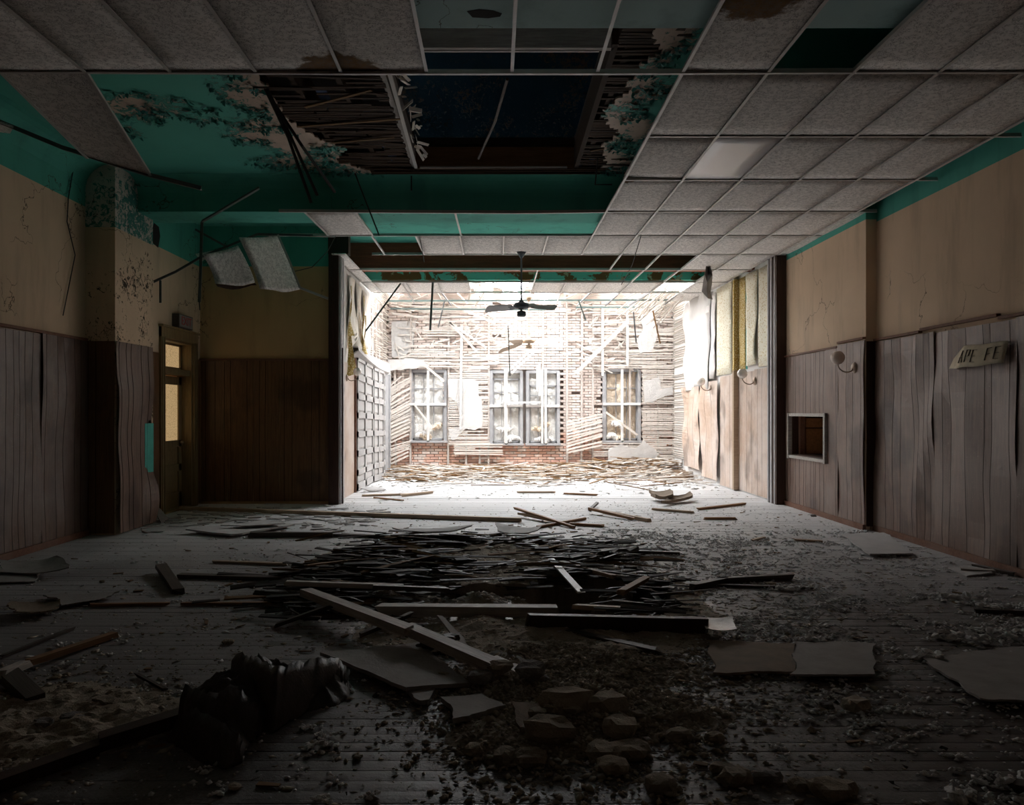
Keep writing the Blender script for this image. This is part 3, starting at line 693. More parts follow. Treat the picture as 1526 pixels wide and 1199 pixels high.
# ================================================================ FLOOR
PIT = [tuple(PZ(a, b)[:2]) for a, b in ((425, 902), (470, 884), (560, 872), (620, 868), (700, 880), (790, 876), (805, 862), (870, 856), (955, 862), (1000, 880), (1015, 905), (980, 924), (900, 928), (800, 928), (620, 930), (540, 922), (450, 915))]
PIT2 = [tuple(PZ(a, b)[:2]) for a, b in ((505, 842), (530, 826), (600, 818), (660, 824), (665, 836), (600, 846))]
FL = root('floor'); BW = .083
def boardmesh(L, w_, nm='plank'):
    m = MB(); hj = lambda: random.uniform(-.012, .012)
    e0, e1 = [(0+hj()*j, s) for j, s in ((1, -w_/2), (2, -w_/6), (2, w_/6), (1, w_/2))], [(L+hj()*j, s) for j, s in ((1, -w_/2), (2, -w_/6), (2, w_/6), (1, w_/2))]
    b = .0013; vs = []
    for x, y in e0: vs.append((x, y, 0 if abs(y) < w_/3 else -b))
    for x, y in e1: vs.append((x, y, 0 if abs(y) < w_/3 else -b))
    n = len(vs); vs += [(x, y, -.022) for x, y, z in vs]
    fs = [(i, i+4, i+5, i+1) for i in range(3)]+[(1, 0, n, n+1), (2, 1, n+1, n+2), (3, 2, n+2, n+3), (4, 5, n+5, n+4), (5, 6, n+6, n+5), (6, 7, n+7, n+6), (0, 4, n+4, n), (7, 3, n+3, n+7)]
    fs = [tuple(reversed(f)) for f in fs]
    m.add(vs, fs); return m
nrow = 0; nb = 0; y = 2.02; far = MB()
fs_mats = {}
while y < 11.4:
    xs = [-4.83]; x = -4.83
    while x < 4.7:
        x += random.uniform(2.6, 4.4); xs.append(min(x, 4.68))
        if 4.68-x < .8: xs[-1] = 4.68; break
    for a, b in zip(xs, xs[1:]):
        segs = [(a, b)]
        for pit in (PIT, PIT2):
            ns = []
            for s, e in segs:
                ins = [q for q in np.arange(s, e, .04) if inpoly(q, y, pit)]
                if ins:
                    l, r_ = ins[0]-abs(random.gauss(0, .10)), ins[-1]+abs(random.gauss(0, .10))
                    l += random.uniform(-.02, .16)
                    if l-s > .06: ns.append((s, l))
                    if e-r_ > .06: ns.append((r_, e))
                else: ns.append((s, e))
            segs = ns
        for s, e in segs:
            bm = boardmesh(e-s-.002, BW-(random.choice((.0008, .001, .0015, .002)) if (s+e)/2 < .2 or y > 5.5 else random.choice((.0015, .003, .004, .006)))); z = random.uniform(-.0012, .0008)
            bare = fbm((s+e)/2*.4, y*.7, 3, .7) > 0.0 or (s+e)/2 > .3 and y < 5.2
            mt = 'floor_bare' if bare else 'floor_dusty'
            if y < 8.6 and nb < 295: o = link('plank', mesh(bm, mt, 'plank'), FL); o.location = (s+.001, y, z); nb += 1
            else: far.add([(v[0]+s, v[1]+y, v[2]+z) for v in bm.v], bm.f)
    y += BW
print('planks', nb)
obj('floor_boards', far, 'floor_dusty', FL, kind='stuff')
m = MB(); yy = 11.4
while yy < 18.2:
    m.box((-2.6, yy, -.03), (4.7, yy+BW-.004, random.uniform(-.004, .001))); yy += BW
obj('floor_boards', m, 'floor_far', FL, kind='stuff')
m = MB(); m.box((-5, -3.2, -.03), (4.9, 1.98, -.002)); m.box((-5.3, 11.38, -.03), (-2.5, 18.4, -.004)); m.box((4.6, 11.38, -.03), (5.3, 18.4, -.004)); obj('floor_slab', m, 'floor_dusty', FL)
m = MB(); m.box((-5.3, -3.3, -1.3), (5.3, 18.4, -1.25)); m.box((-5.3, -3.3, -1.3), (-5.2, 18.4, 0)); m.box((5.2, -3.3, -1.3), (5.3, 18.4, 0)); m.box((-5.3, -3.3, -1.3), (5.3, -3.2, 0)); m.box((-5.3, 18.3, -1.3), (5.3, 18.4, 0)); obj('crawl_space', m, 'pit_dark', FL)
m = MB()                                              # boards' dark underside keeps the gaps black
for (xa, xb, ya, yb) in ((-4.9, -2.0, 2, 11.4), (1.75, 4.8, 2, 11.4), (-2.0, 1.75, 2, 4.95), (-2.0, 1.75, 8.0, 11.4)): m.box((xa, ya, -.035), (xb, yb, -.026))
obj('subfloor', m, 'pit_dark', FL)
for k in range(-5, 5):
    x = .4*k+.1
    if abs(x) > 2.2: continue
    m = MB(); m.beam((x, 4.6, -.14), (x, 8.2 if k not in (1, 2) else 5.3, -.14), .05, .2)
    if k in (1, 2): m.beam((x, 6.6, -.14), (x, 8.2, -.14), .05, .2)
    obj('floor_joist', m, 'stick_dark', FL)
# heap of soaked rubble filling the sunken part of the floor
def mound(name, fn, x0, x1, ya, yb, st, mt, kind='stuff', label=None, cat=None, group=None, edge=-.05):
    nx, ny = int((x1-x0)/st), int((yb-ya)/st); vs = []; keep = {}
    for j in range(ny+1):
        for i in range(nx+1):
            x, y = x0+i*st, ya+j*st; vs.append((x, y, fn(x, y)))
    fs = []
    for j in range(ny):
        for i in range(nx):
            a = j*(nx+1)+i; q = (a, a+1, a+nx+2, a+nx+1)
            if max(vs[t][2] for t in q) > edge: fs.append(q)
    used = sorted({i for f in fs for i in f}); mp = {u: i for i, u in enumerate(used)}
    m = MB(); m.v = [vs[u] for u in used]; m.f = [tuple(mp[i] for i in f) for f in fs]; m.mi = [0]*len(m.f)
    return obj(name, m, mt, None, kind=kind, label=label, cat=cat, group=group)
def rub(x, y, cx, cy, rx_, ry_, h, rough=.05, s=4):
    d = math.sqrt(((x-cx)/rx_)**2+((y-cy)/ry_)**2); e = max(0, 1-d)
    e = max(0, e+.45*fbm(x, y, 11, 1.6)*min(1, e*3+.2)) if e > 0 else 0
    return h*e**.8*(1+.5*fbm(x, y, 1, 2)) + rough*(fbm(x, y, 7, s)*.8+.5*abs(fbm(x, y, 9, s*3)))*min(1, e*4) - (.03 if e <= 0 else 0)
def fpit(x, y):
    v = -.44
    for cx, cy, rx_, ry_, h in ((-.9, 5.75, 1.3, .75, .14), (-.1, 5.7, .8, .6, .13), (-.2, 7.0, 1.2, .8, .1)):
        d = math.sqrt(((x-cx)/rx_)**2+((y-cy)/ry_)**2); v = max(v, -.42+(h+.32)*max(0, 1-d)**.45)
    return v+.05*fbm(x, y, 3, 5)-.0
mound('rubble_mound', fpit, -2.2, 1.8, 4.9, 8.2, .035, 'rubble', label='dark wet rubble sunk into the broken floor boards', cat='rubble', edge=-.30)
def fcent(x, y): return max(rub(x, y, .25, 5.6, 1.5, 1.5, .05, .03), rub(x, y, -.35, 7.0, 1.5, 1.4, .04, .03))
m_ = mound('rubble_layer', lambda x, y: fcent(x, y) if pdist(x, y, PIT) > -.02 else -.4, -2.2, 2.4, 4.4, 8.6, .04, 'rubble', edge=-.012)
m_['label'] = 'thin layer of black dirt and splinters round the floor hole'; m_['category'] = 'rubble'
# brown heap in the middle foreground
H = [(PZ(830, 1000), .6, .55, .045), (PZ(870, 1050), .5, .35, .06), (PZ(800, 1100), .42, .25, .045), (PZ(900, 1085), .3, .22, .04), (PZ(760, 1010), .35, .3, .04), (PZ(1020, 1070), .3, .15, .03), (PZ(920, 1000), .5, .25, .03)]
def fheap(x, y): return max(rub(x, y, c.x, c.y, a, b, h, .035, 6) for c, a, b, h in H)
mound('plaster_heap', fheap, -.6, 1.6, 2.7, 5.2, .018, 'rubble', label='low heap of crumbled brown plaster in the middle foreground', cat='rubble', edge=-.015)
mound('plaster_heap', lambda x, y: rub(x, y, PZ(60, 1070).x, PZ(60, 1070).y, .75, .5, .028, .03, 9), -3.3, -1.2, 2.8, 4.4, .02, 'rubble', label='thin spread of crumbled plaster at the left edge', cat='rubble', edge=-.015)

# scattered crumbs: numpy copies of a small lump
BASEV = np.array(ICO); BASEF = np.array(ICF)
OV = np.array([(1, 0, 0), (0, 1, 0), (-1, 0, 0), (0, -1, 0), (0, 0, 1), (0, 0, -.3)], float); OF = np.array([(0, 1, 4), (1, 2, 4), (2, 3, 4), (3, 0, 4), (1, 0, 5), (2, 1, 5), (3, 2, 5), (0, 3, 5)])
def crumbs(name, pts, size, mt, label, flat=.6, ln=1.0, parent=None, cat='debris'):
    """pts (n,3); size (n,)"""
    n = len(pts); k = len(OV); a = RNG.uniform(0, 6.28, n); ca, sa = np.cos(a), np.sin(a)
    V = OV[None]*RNG.uniform(.6, 1.35, (n, k, 1)); V = V*np.array([1, 1, 1])
    V[:, :, 0] *= RNG.uniform(1, 1+ln, n)[:, None]; V[:, :, 2] *= flat
    x = V[:, :, 0]*ca[:, None]-V[:, :, 1]*sa[:, None]; y = V[:, :, 0]*sa[:, None]+V[:, :, 1]*ca[:, None]
    W = np.stack([x, y, V[:, :, 2]], 2)*size[:, None, None]+np.asarray(pts)[:, None, :]
    Fc = (OF[None]+(np.arange(n)*k)[:, None, None]).reshape(-1, 3)
    me = bpy.data.meshes.new(name); me.vertices.add(n*k); me.vertices.foreach_set('co', W.reshape(-1).astype(np.float32))
    me.loops.add(len(Fc)*3); me.loops.foreach_set('vertex_index', Fc.reshape(-1).astype(np.int32))
    me.polygons.add(len(Fc)); me.polygons.foreach_set('loop_start', (np.arange(len(Fc))*3).astype(np.int32))
    me.materials.append(MT[mt]); me.update(calc_edges=True); me.validate()
    return link(name, me, parent, kind='stuff', label=label, cat=cat)
def okpt(x, y): return pdist(x, y, PIT) > .0 and pdist(x, y, PIT2) > 0
def scatter(n, fn, x0, x1, ya, yb):
    out = []
    while len(out) < n:
        x = random.uniform(x0, x1); y = random.uniform(ya, yb)
        # perspective-even: more near the camera
        if random.random() < fn(x, y) and okpt(x, y): out.append((x, y, 0))
    return np.array(out)
g2 = lambda x, y, cx, cy, sx_, sy_: math.exp(-((x-cx)/sx_)**2-((y-cy)/sy_)**2)
def dens(x, y):
    return min(1, (.06+.35*max(0, fbm(x, y, 0, .9)))*(.25 if y > 6.2 or x > 1.6 else 1)+.9*g2(x, y, .2, 6.2, 1.9, 1.9)+.8*g2(x, y, .5, 4.0, .9, 1.0)+.8*g2(x, y, -2.4, 3.4, .7, .6)+.3*g2(x, y, 1.6, 4.8, 1.2, 1.0))
p = scatter(15000, dens, -4.7, 4.6, 2.3, 9.5); s_ = RNG.gamma(1.6, .0036, len(p))+.002; s_ = np.minimum(s_, .03); p[:, 2] = [max(0, fheap(q[0], q[1]), fcent(q[0], q[1])) for q in p]
crumbs('plaster_crumbs', p, s_, 'crumbs_brown', 'fine brown plaster crumbs strewn over the near floor boards', flat=.35)
p = scatter(14000, lambda x, y: min(1, 1.2*g2(x, y, .35, 3.75, .55, .75)+.5*g2(x, y, -2.35, 3.4, .6, .5)+.25*g2(x, y, .9, 4.3, .8, .5)), -3.4, 2.2, 2.5, 5.3); s_ = np.minimum(RNG.gamma(1.5, .0035, len(p))+.002, .024); p[:, 2] = [max(0, fheap(q[0], q[1]))+.003 for q in p]
crumbs('heap_crumbs', p, s_, 'crumbs_brown', 'crumbled brown plaster covering the low heaps in the foreground', flat=.8)
p = scatter(9000, lambda x, y: min(1, .12+.5*g2(x, y, .2, 6.3, 1.9, 1.7)+.5*max(0, fbm(x, y, 8, .8))+.35*(x > 1)), -4.7, 4.6, 2.3, 11.4)
s_ = np.minimum(RNG.gamma(1.4, .0034, len(p))+.0015, .022); p[:, 2] = [max(0, fheap(q[0], q[1]), fcent(q[0], q[1]))+.002 for q in p]
crumbs('pale_crumbs', p, s_, 'crumbs_pale', 'small pale plaster crumbs strewn across the grey floor', flat=.4)
# crumbs in the sunken hole
p = np.array([(random.uniform(-2, 1.1), random.uniform(5.0, 7.6), 0) for _ in range(9000)]); p = np.array([q for q in p if inpoly(q[0], q[1], PIT) or inpoly(q[0], q[1], PIT2)])
p[:, 2] = [fpit(q[0], q[1]) for q in p]; keep = p[:, 2] > -.25; p = p[keep]
crumbs('wet_crumbs', p, np.minimum(RNG.gamma(1.5, .006, len(p))+.002, .03), 'crumbs_pale', 'glinting crumbs of plaster lying in the floor hole')
# tufts of loose insulation, thick to the right
p = scatter(2400, lambda x, y: min(1, (.05+.5*(x > 1.2))*(.3+max(0, fbm(x, y, 4, 1.1)*2.2))+.0), -3.5, 4.55, 2.4, 9.0)
q = []
for x, y, z in p:
    n = random.randint(3, 9); a = random.uniform(-.5, .5)
    for i in range(n): q.append((x+random.gauss(0, .03)*math.cos(a), y+random.gauss(0, .014), random.uniform(.0, .012)))
q = np.array(q); crumbs('insulation_tufts', q, RNG.uniform(.004, .014, len(q)), 'tuft', 'fluffy grey tufts of insulation strewn over the right floor', flat=.9, ln=1.2)

# ================================================================ FAR ROOM
YF = 18.0; XW = lambda px: (px-VX)/F*YF; ZW = lambda py: CAMZ+(VY-py)/F*YF
m = MB(); m.box((-2.95, 11.62, 0), (-2.56, 13.1, 4.7)); m.box((-2.95, 13.1, 2.22), (-2.56, 17.0, 2.60)); m.box((-2.95, 13.1, 0), (-2.75, 17.2, 2.3)); m.box((-2.95, 16.95, 0), (-2.56, 18.2, 2.6)); m.box((-2.95, 13.1, 2.6), (-2.56, 15.0, 4.7))
m.box((-2.95, 15.0, 3.9), (-2.75, 18.2, 4.4)); m.box((-2.95, 15, 2.6), (-2.85, 18.2, 4.4))
WFL = obj('wall_far_left', m, 'plaster_white', kind='structure')
m = MB(); m.box((4.47, 11.75, 0), (5.0, 13.42, 4.66)); m.box((4.38, 13.42, 0), (5.0, 18.3, 4.6)); WFR = obj('wall_far_right', m, 'plaster_white', kind='structure')
m = MB(); m.box((-3.2, 18.14, -.1), (5.2, 18.5, 4.15)); WF = obj('wall_far', m, 'mortar', kind='structure')
m = MB(); x = -3.2
while x < 5.1:                                         # ragged wall head
    w_ = random.uniform(.15, .5); h = 4.15+max(0, .35+.35*nz(x*1.1, 4, 0)-(.25 if 0 < x < 1.2 else 0)); m.box((x, 18.02, 4.14), (x+w_, 18.45, h)); x += w_
obj('wall_head', m, 'brick', WF)
WIN = [(612, 665, 552, 656), (731, 778, 553, 660), (785, 833, 553, 660), (899, 953, 551, 656)]
def inwin(x, z, e=0):
    for a, b, c, d in WIN:
        if XW(a)-e < x < XW(b)+e and ZW(d)-e < z < ZW(c)+e: return True
    return False
bl, bh = .205, .067; mm = MB(); nbk = 0; BK = [mesh(MB().box((0, 0, 0), (bl-.012, .1, bh-.011)), 'brick', 'brick')]
z = 0.0; r_ = 0
while z < 4.15:
    x = -2.62-(bl/2 if r_ % 2 else 0)
    while x < 4.4:
        if not inwin(x+bl/2, z+bh/2, .02) and random.random() > .012:
            dy = random.uniform(-.012, .012)
            if .12 < z < .74 and nbk < 285 and not (x > 2.1):
                o = link('brick', BK[0], WF); o.location = (x, 18.02+dy, z); nbk += 1
            elif z > .0: mm.box((x, 18.02+dy, z), (x+bl-.012, 18.13, z+bh-.011))
        x += bl
    z += bh; r_ += 1
obj('brickwork', mm, 'brick', WF, kind='stuff')
# studs
for px in (640, 668, 695, 715, 728, 808, 845, 866, 883, 917, 938, 980, 1003, 590, 612):
    x = XW(px); top = ZW({808: 660, 845: 440, 866: 445, 980: 430}.get(px, 545)); 
    if px in (640, 917): continue
    if px in (612, 668, 728, 883, 808): top = ZW(450)
    m = MB(); m.beam((x, 17.96, .0 if px not in (808,) else .7), (x+random.uniform(-.02, .02), 17.96, max(top, ZW(548))), .045, .09, up=(0, 1, 0)); obj('stud', m, 'stud', WF)
# windows
for wi, (a, b, c, d) in enumerate(WIN):
    W = root('window_%d' % (wi+1)); x0, x1, z0, z1 = XW(a), XW(b), ZW(d), ZW(c); fr = .055
    m = MB()
    for s_ in ((x0-.02, x0+fr), (x1-fr, x1+.02)): m.box((s_[0], 17.93, z0), (s_[1], 18.12, z1))
    m.box((x0, 17.96, z1-.05), (x1, 18.12, z1+.02)); m.box((x0-.04, 17.88, z0-.05), (x1+.04, 18.12, z0)); obj('window_frame', m, 'window_paint', W)
    zm = (z0+z1)/2+.03; top = z1-.06-(.12 if wi == 1 else .28 if wi == 2 else 0)
    for nm, za, zb, yy in (('upper_sash', zm, top, 18.03), ('lower_sash', z0+.02, zm-.02, 18.0)):
        m = MB(); X0, X1 = x0+fr, x1-fr; t_ = .035
        m.box((X0, yy, za), (X0+t_, yy+.03, zb)); m.box((X1-t_, yy, za), (X1, yy+.03, zb)); m.box((X0, yy, zb-t_), (X1, yy+.03, zb)); m.box((X0, yy, za), (X1, yy+.03, za+t_))
        for k in (1, 2): xx = lerp(X0, X1, k/3); m.box((xx-.009, yy+.004, za), (xx+.009, yy+.026, zb))
        zz = (za+zb)/2
        if nm == 'upper_sash': m.box((X0, yy+.004, zz-.012), (X1, yy+.026, zz+.012))
        obj(nm, m, 'window_paint', W)
    m = MB(); m.box((x0-.02, 17.90, zm-.03), (x1+.01, 17.99, zm+.03)); obj('meeting_rail', m, 'plaster_white', W)
    m = MB()
    g = []; nx_, nz_ = 22, 40
    for i in range(nz_+1):
        row = []
        for j in range(nx_+1):
            x, z = lerp(x0+fr, x1-fr, j/nx_), lerp(z0, z1-.03, i/nz_)
            row.append(Vector((x, 18.11-.04*abs(fbm(x, z, wi, 3.5))*2-.03*abs(math.sin((x-x0)*11+nz(x, z*2, wi)*2)), z)))
        g.append(row)
    m.sheet(g, (0, .02, 0)); obj('insulation_batt', m, 'insulation' if wi in (1,) else 'insulation_tan' if wi == 3 else 'insulation', W, smooth=True)
    for q in range(4):                                  # crumpled wads pushed into the opening
        m = MB(); cx, cz = random.uniform(x0+.2, x1-.2), z0+.1+random.uniform(0, .35)*(q > 1)
        for _ in range(5): m.chunk((cx+random.gauss(0, .07), 18.0, cz+random.gauss(0, .03)), .09, (1.3, .35, .7), jag=.25)
        obj('insulation_wad', m, random.choice(('insulation', 'insulation_tan', 'plaster_white')), W)
    xs_ = (x0+x1)/2+(.0 if wi != 2 else .06)
    m = MB(); m.beam((xs_, 17.90, z0-.03), (xs_, 17.90, z1+(.05 if wi else .0)), .06, .04, up=(0, 1, 0)); obj('stud', m, 'plaster_white', W)
m = MB()
# laths of the far wall, region by region
def lathreg(mb, pxa, pxb, pya, pyb, tilt=0, sp=.05, miss=.1, wob=.01, y=17.87, w_=.029):
    xa, xb = XW(pxa), XW(pxb); z = ZW(pyb); 
    while z < ZW(pya):
        if random.random() > miss:
            a = xa-random.uniform(0, .03); b = xb+random.uniform(0, .03)
            if random.random() < .2: b = lerp(a, b, random.uniform(.4, .9))
            mb.beam((a, y+random.uniform(-.008, .008), z-tilt+random.uniform(-wob, wob)), (b, y+random.uniform(-.008, .008), z+random.uniform(-wob, wob)), .008, w_, up=(0, 0, 1))
        z += sp
lathreg(m, 584, 611, 560, 640, .25, .047, .03); lathreg(m, 584, 611, 655, 668, .15, .05, .1, .02)
lathreg(m, 670, 726, 556, 662, 0, .047, .06); lathreg(m, 678, 748, 659, 676, 0, .045, 0)
lathreg(m, 956, 1003, 545, 700, 0, .047, .06); lathreg(m, 905, 1003, 545, 548, 0, .045, 0); lathreg(m, 885, 1003, 658, 700, 0, .05, .3)
lathreg(m, 931, 1003, 440, 545, 0, .047, .16, .012); lathreg(m, 883, 930, 452, 545, 0, .05, .35, .015)
lathreg(m, 632, 700, 450, 500, 0, .05, .3, .012); lathreg(m, 610, 690, 515, 549, 0, .05, .3); lathreg(m, 690, 726, 520, 560, 0, .055, .45); lathreg(m, 586, 632, 453, 476, -.12, .05, .15, .03)
lathreg(m, 780, 800, 450, 455, 0, .05, .3)
obj('wall_lath', m, 'lath_white', WF, kind='stuff')
for i in range(11):                                     # laths of the loose hanging panel, one by one
    m = MB(); za = ZW(674)+i*.075; m.beam((XW(843), 17.80, za), (XW(896), 17.84, za+.22+random.uniform(-.03, .05)), .01, .042, up=(0, 0, 1)); obj('lath', m, 'lath_white', WF)
for i in range(9):
    m = MB(); za = ZW(690)+i*.09+(.25 if i > 2 else 0); m.beam((XW(584), 17.84, za), (XW(610), 17.86, za+.2), .01, .042, up=(0, 0, 1)); obj('lath', m, 'lath_white', WF)
m = MB()
for i in range(260):                                    # laths lying loose against the upper brickwork
    x = random.choice((random.uniform(XW(585), XW(730)), random.uniform(XW(870), XW(1003)), random.uniform(XW(585), XW(1003)))); z = random.uniform(ZW(555), ZW(440)); L = random.uniform(.15, .7); a = random.gauss(0, .25) if random.random() < .8 else random.uniform(-1.5, 1.5)
    if inwin(x, z, .1): continue
    m.beam((x, 17.93, z), (x+L*math.cos(a), 17.9, z+L*math.sin(a)), .008, .03, up=(0, 0, 1))
obj('loose_lath', m, 'lath_white', WF, kind='stuff')
def blob(name, pts, y, th, mt, par, px=True):
    q = []
    n = len(pts)
    for i in range(n):
        a, b = pts[i], pts[(i+1) % n]
        for t_ in (0, .33, .66): q.append(Vector((XW(lerp(a[0], b[0], t_)+random.uniform(-1, 1)), y+random.uniform(-.004, .004), ZW(lerp(a[1], b[1], t_)+random.uniform(-1, 1)))))
    m = MB(); m.poly(q, (0, th, 0)); return obj(name, m, mt, par)
blob('plaster_patch', [(668, 566), (690, 563), (714, 568), (713, 590), (700, 600), (692, 612), (688, 625), (684, 612), (682, 600), (678, 597), (670, 592)], 17.86, .025, 'patch_plaster', WF)
blob('plaster_patch', [(690, 593), (718, 592), (719, 637), (706, 640), (694, 637), (688, 645), (676, 656), (669, 650), (670, 640), (684, 636), (688, 615)], 17.855, .03, 'patch_plaster', WF)
blob('plaster_patch', [(580, 537), (612, 535), (633, 537), (641, 546), (625, 549), (600, 551), (581, 553)], 17.84, .03, 'patch_plaster', WF)
blob('plaster_patch', [(956, 463), (975, 465), (973, 480), (978, 500), (970, 524), (952, 527), (947, 510), (956, 490), (953, 478)], 17.86, .02, 'patch_plaster', WF)
blob('plaster_patch', [(957, 568), (980, 562), (984, 580), (1000, 576), (1000, 588), (985, 592), (972, 599), (958, 600)], 17.86, .02, 'patch_plaster', WF)
blob('plaster_patch', [(905, 668), (925, 662), (945, 668), (958, 656), (972, 668), (980, 676), (970, 690), (930, 698), (905, 690)], 17.85, .04, 'patch_plaster', WF)
blob('plaster_patch', [(584, 480), (620, 478), (616, 520), (600, 534), (584, 532)], 17.96, .04, 'patch_plaster', WF)
def fstick(name, a, b, w_, mt, par=None, y=17.8, y2=None, label=None, cat=None, group=None, z2=None):
    pa, pb = P(a[0], a[1], y), P(b[0], b[1], y2 or y); m = MB(); m.beam(pa, pb, w_, .02, up=(0, 1, 0)); return obj(name, m, mt, par, label=label, cat=cat, group=group)
# single loose boards against the far wall
for a, b, w_, l in (((628, 540), (662, 568), .055, 'pale board leaning across the top right of the leftmost window'),
                 ((617, 602), (645, 638), .04, 'pale batten slanting down inside the lower leftmost window'),
                 ((903, 614), (950, 648), .05, 'pale batten slanting down inside the rightmost window'),
                 ((936, 478), (858, 556), .09, 'wide pale plank leaning diagonally above the rightmost window'),
                 ((668, 478), (712, 525), .05, 'upper of two crossed laths high between the leftmost windows'),
                 ((670, 480), (725, 518), .05, 'lower of two crossed laths high between the leftmost windows'),
                 ((762, 556), (800, 520), .05, 'pale lath slanting above the middle pair of windows'),
                 ((758, 552), (790, 522), .05, 'second lath slanting beside another above the middle windows'),
                 ((693, 462), (738, 482), .05, 'pale batten slanting high at the top of the brick wall'),
                 ((690, 595), (700, 565), .02, 'thin dark rod leaning above the square plaster patch')):
    fstick('loose_board', a, b, w_, 'lath_white', None, 17.78, label=l, cat='board', group='boards leaning on the far wall')
for k, (px, ya, yb) in enumerate(((801, 545, 583), (804, 540, 590), (808, 550, 660), (753, 550, 660), (688, 485, 640), (935, 440, 545), (898, 455, 560))):
    m = MB(); m.beam(P(px, ya, 17.8), P(px-(2 if k == 4 else 0), yb, 17.8), .055, .03, up=(0, 1, 0)); obj('stud', m, 'patch_plaster', WF)
m = MB(); m.beam(P(745, 600, 17.84), P(806, 599, 17.84), .035, .045); obj('rail', m, 'patch_plaster', WF)
# left side: cornice ledge, upper broken lath, doors, peeling paper
m = MB(); g = []
for i in range(14):
    y = lerp(13.05, 16.9, i/13); z = 2.58-.10*math.sin(i/13*2.4)-.02*i/13*6; g.append([Vector((-2.56, y, z+.02)), Vector((-2.44, y, z+.01)), Vector((-2.43, y, z-.05)), Vector((-2.50, y, z-.09)), Vector((-2.56, y, z-.16))])
m.sheet(g, (-.01, 0, .02)); obj('ledge', m, 'board_pale', WFL)
m = MB()
for z in np.arange(2.64, 4.3, .052):
    for k in range(3):
        ya = 14.9+k*1.05+random.uniform(-.1, .1)
        if random.random() < .75: m.beam((-2.62+random.uniform(-.02, .03), ya, z), (-2.60, ya+random.uniform(.6, 1.1), z+random.uniform(-.03, .03)), .036, .008, up=(1, 0, 0), roll=math.pi/2)
obj('wall_lath', m, 'lath_white', WFL, kind='stuff')
for y in (15.3, 15.8, 16.3, 16.8, 17.3, 17.8):
    m = MB(); m.beam((-2.68, y, 2.6), (-2.68, y, 4.5), .05, .1); obj('stud', m, 'stud', WFL)
def coffer(idx, ya, yb, cols, xn, xf, zt0, zt1, rowsn=7):
    D = root('door_%d' % idx); m = MB(); t_ = .045
    def pt(s, z, off): x = lerp(xn, xf, s); return Vector((x+off, lerp(ya, yb, s), z))
    H_ = lambda s: lerp(zt0, zt1, s)
    g = [[pt(s, z*H_(s), 0) for s in (0, 1)] for z in (0.02, 1)]; m.sheet(g, (-.04, 0, 0)); obj('door_board', m, 'door_white', D)
    sw = .13/cols+.02; cw = 1.0/cols
    m = MB()
    for c_ in range(cols+1):
        s0 = max(0, c_*cw-sw/2); s1 = min(1, c_*cw+sw/2); g = [[pt(s0, .02, .032), pt(s1, .02, .032)], [pt(s0, H_(s0), .032), pt(s1, H_(s1), .032)]]; m.sheet(g, (-.032, 0, 0))
    for r in range(rowsn+1):
        f0 = max(.01, r/rowsn-.022); f1 = min(1, r/rowsn+.022)
        if r == 0: f1 = .06
        g = [[pt(0, f0*H_(0), .032), pt(1, f0*H_(1), .032)], [pt(0, f1*H_(0), .032), pt(1, f1*H_(1), .032)]]; m.sheet(g, (-.032, 0, 0))
    obj('door_rail', m, 'door_white', D)
    for c_ in range(cols):
        for r in range(rowsn):
            s0, s1 = c_*cw+sw*.8, (c_+1)*cw-sw*.8; f0, f1 = r/rowsn+.04+(.03 if r == 0 else 0), (r+1)/rowsn-.03
            m = MB(); g = [[pt(s0, f0*H_(s0), .014), pt(s1, f0*H_(s1), .014)], [pt(s0, f1*H_(s0), .010), pt(s1, f1*H_(s1), .010)]]; m.sheet(g, (-.012, 0, 0)); obj('door_panel', m, 'door_white', D)
coffer(1, 13.15, 14.85, 2, -2.50, -2.50, 2.42, 2.36); coffer(2, 14.87, 15.6, 2, -2.49, -2.40, 2.34, 2.30); coffer(3, 15.62, 16.42, 1, -2.40, -2.50, 2.30, 2.27)
m = MB(); m.box((-2.56, 16.5, 0), (-2.50, 17.15, 2.3)); m.box((-2.56, 17.15, 0), (-2.47, 17.3, 2.32)); obj('door_post', m, 'window_paint', WFL)
m = MB(); m.box((-2.56, 11.8, 0), (-2.52, 13.08, 2.28)); obj('panel', m, 'panel_far', WFL); m = MB(); m.box((-2.56, 13.08, 0), (-2.49, 13.13, 2.4)); obj('door_post', m, 'trim_brown', WFL)
def hang(pxs, ytop, ybot, X0, mt, par, name='wallpaper', curl=.0, back=None):
    g = []
    n = 14
    for i in range(n+1):
        t_ = i/n; row = []
        for j, px in enumerate(pxs):
            p_ = PX(px, lerp(ytop[j], ybot[j], t_), X0); off = (.02+.05*math.sin(t_*5+j*2)*t_+curl*t_*t_*(j/(len(pxs)-1)))*(1 if X0 < 0 else -1)
            row.append(p_+Vector((off, .03*math.sin(t_*7+j), 0)))
        g.append(row)
    m = MB(); m.sheet(g, (-.004 if X0 < 0 else .004, 0, 0), 0, None, 0 if back is None else 1); return obj(name, m, [mt]+([back] if back else []), par, smooth=True)
hang((518, 522, 527), (410, 412, 417), (520, 512, 505), -2.54, 'paper_back', WFL, curl=.03); hang((529, 533, 537), (420, 424, 428), (522, 520, 515), -2.53, 'paper_back', WFL, curl=.03)
hang((539, 543, 547), (432, 436, 441), (520, 520, 522), -2.53, 'paper_back', WFL, curl=.03); hang((521, 522), (425, 426), (500, 500), -2.47, 'wallpaper_gold', WFL, curl=.02); hang((540, 541), (440, 440), (520, 522), -2.46, 'wallpaper_gold', WFL)
hang((542, 544), (470, 470), (526, 528), -2.44, 'wallpaper_gold', WFL)
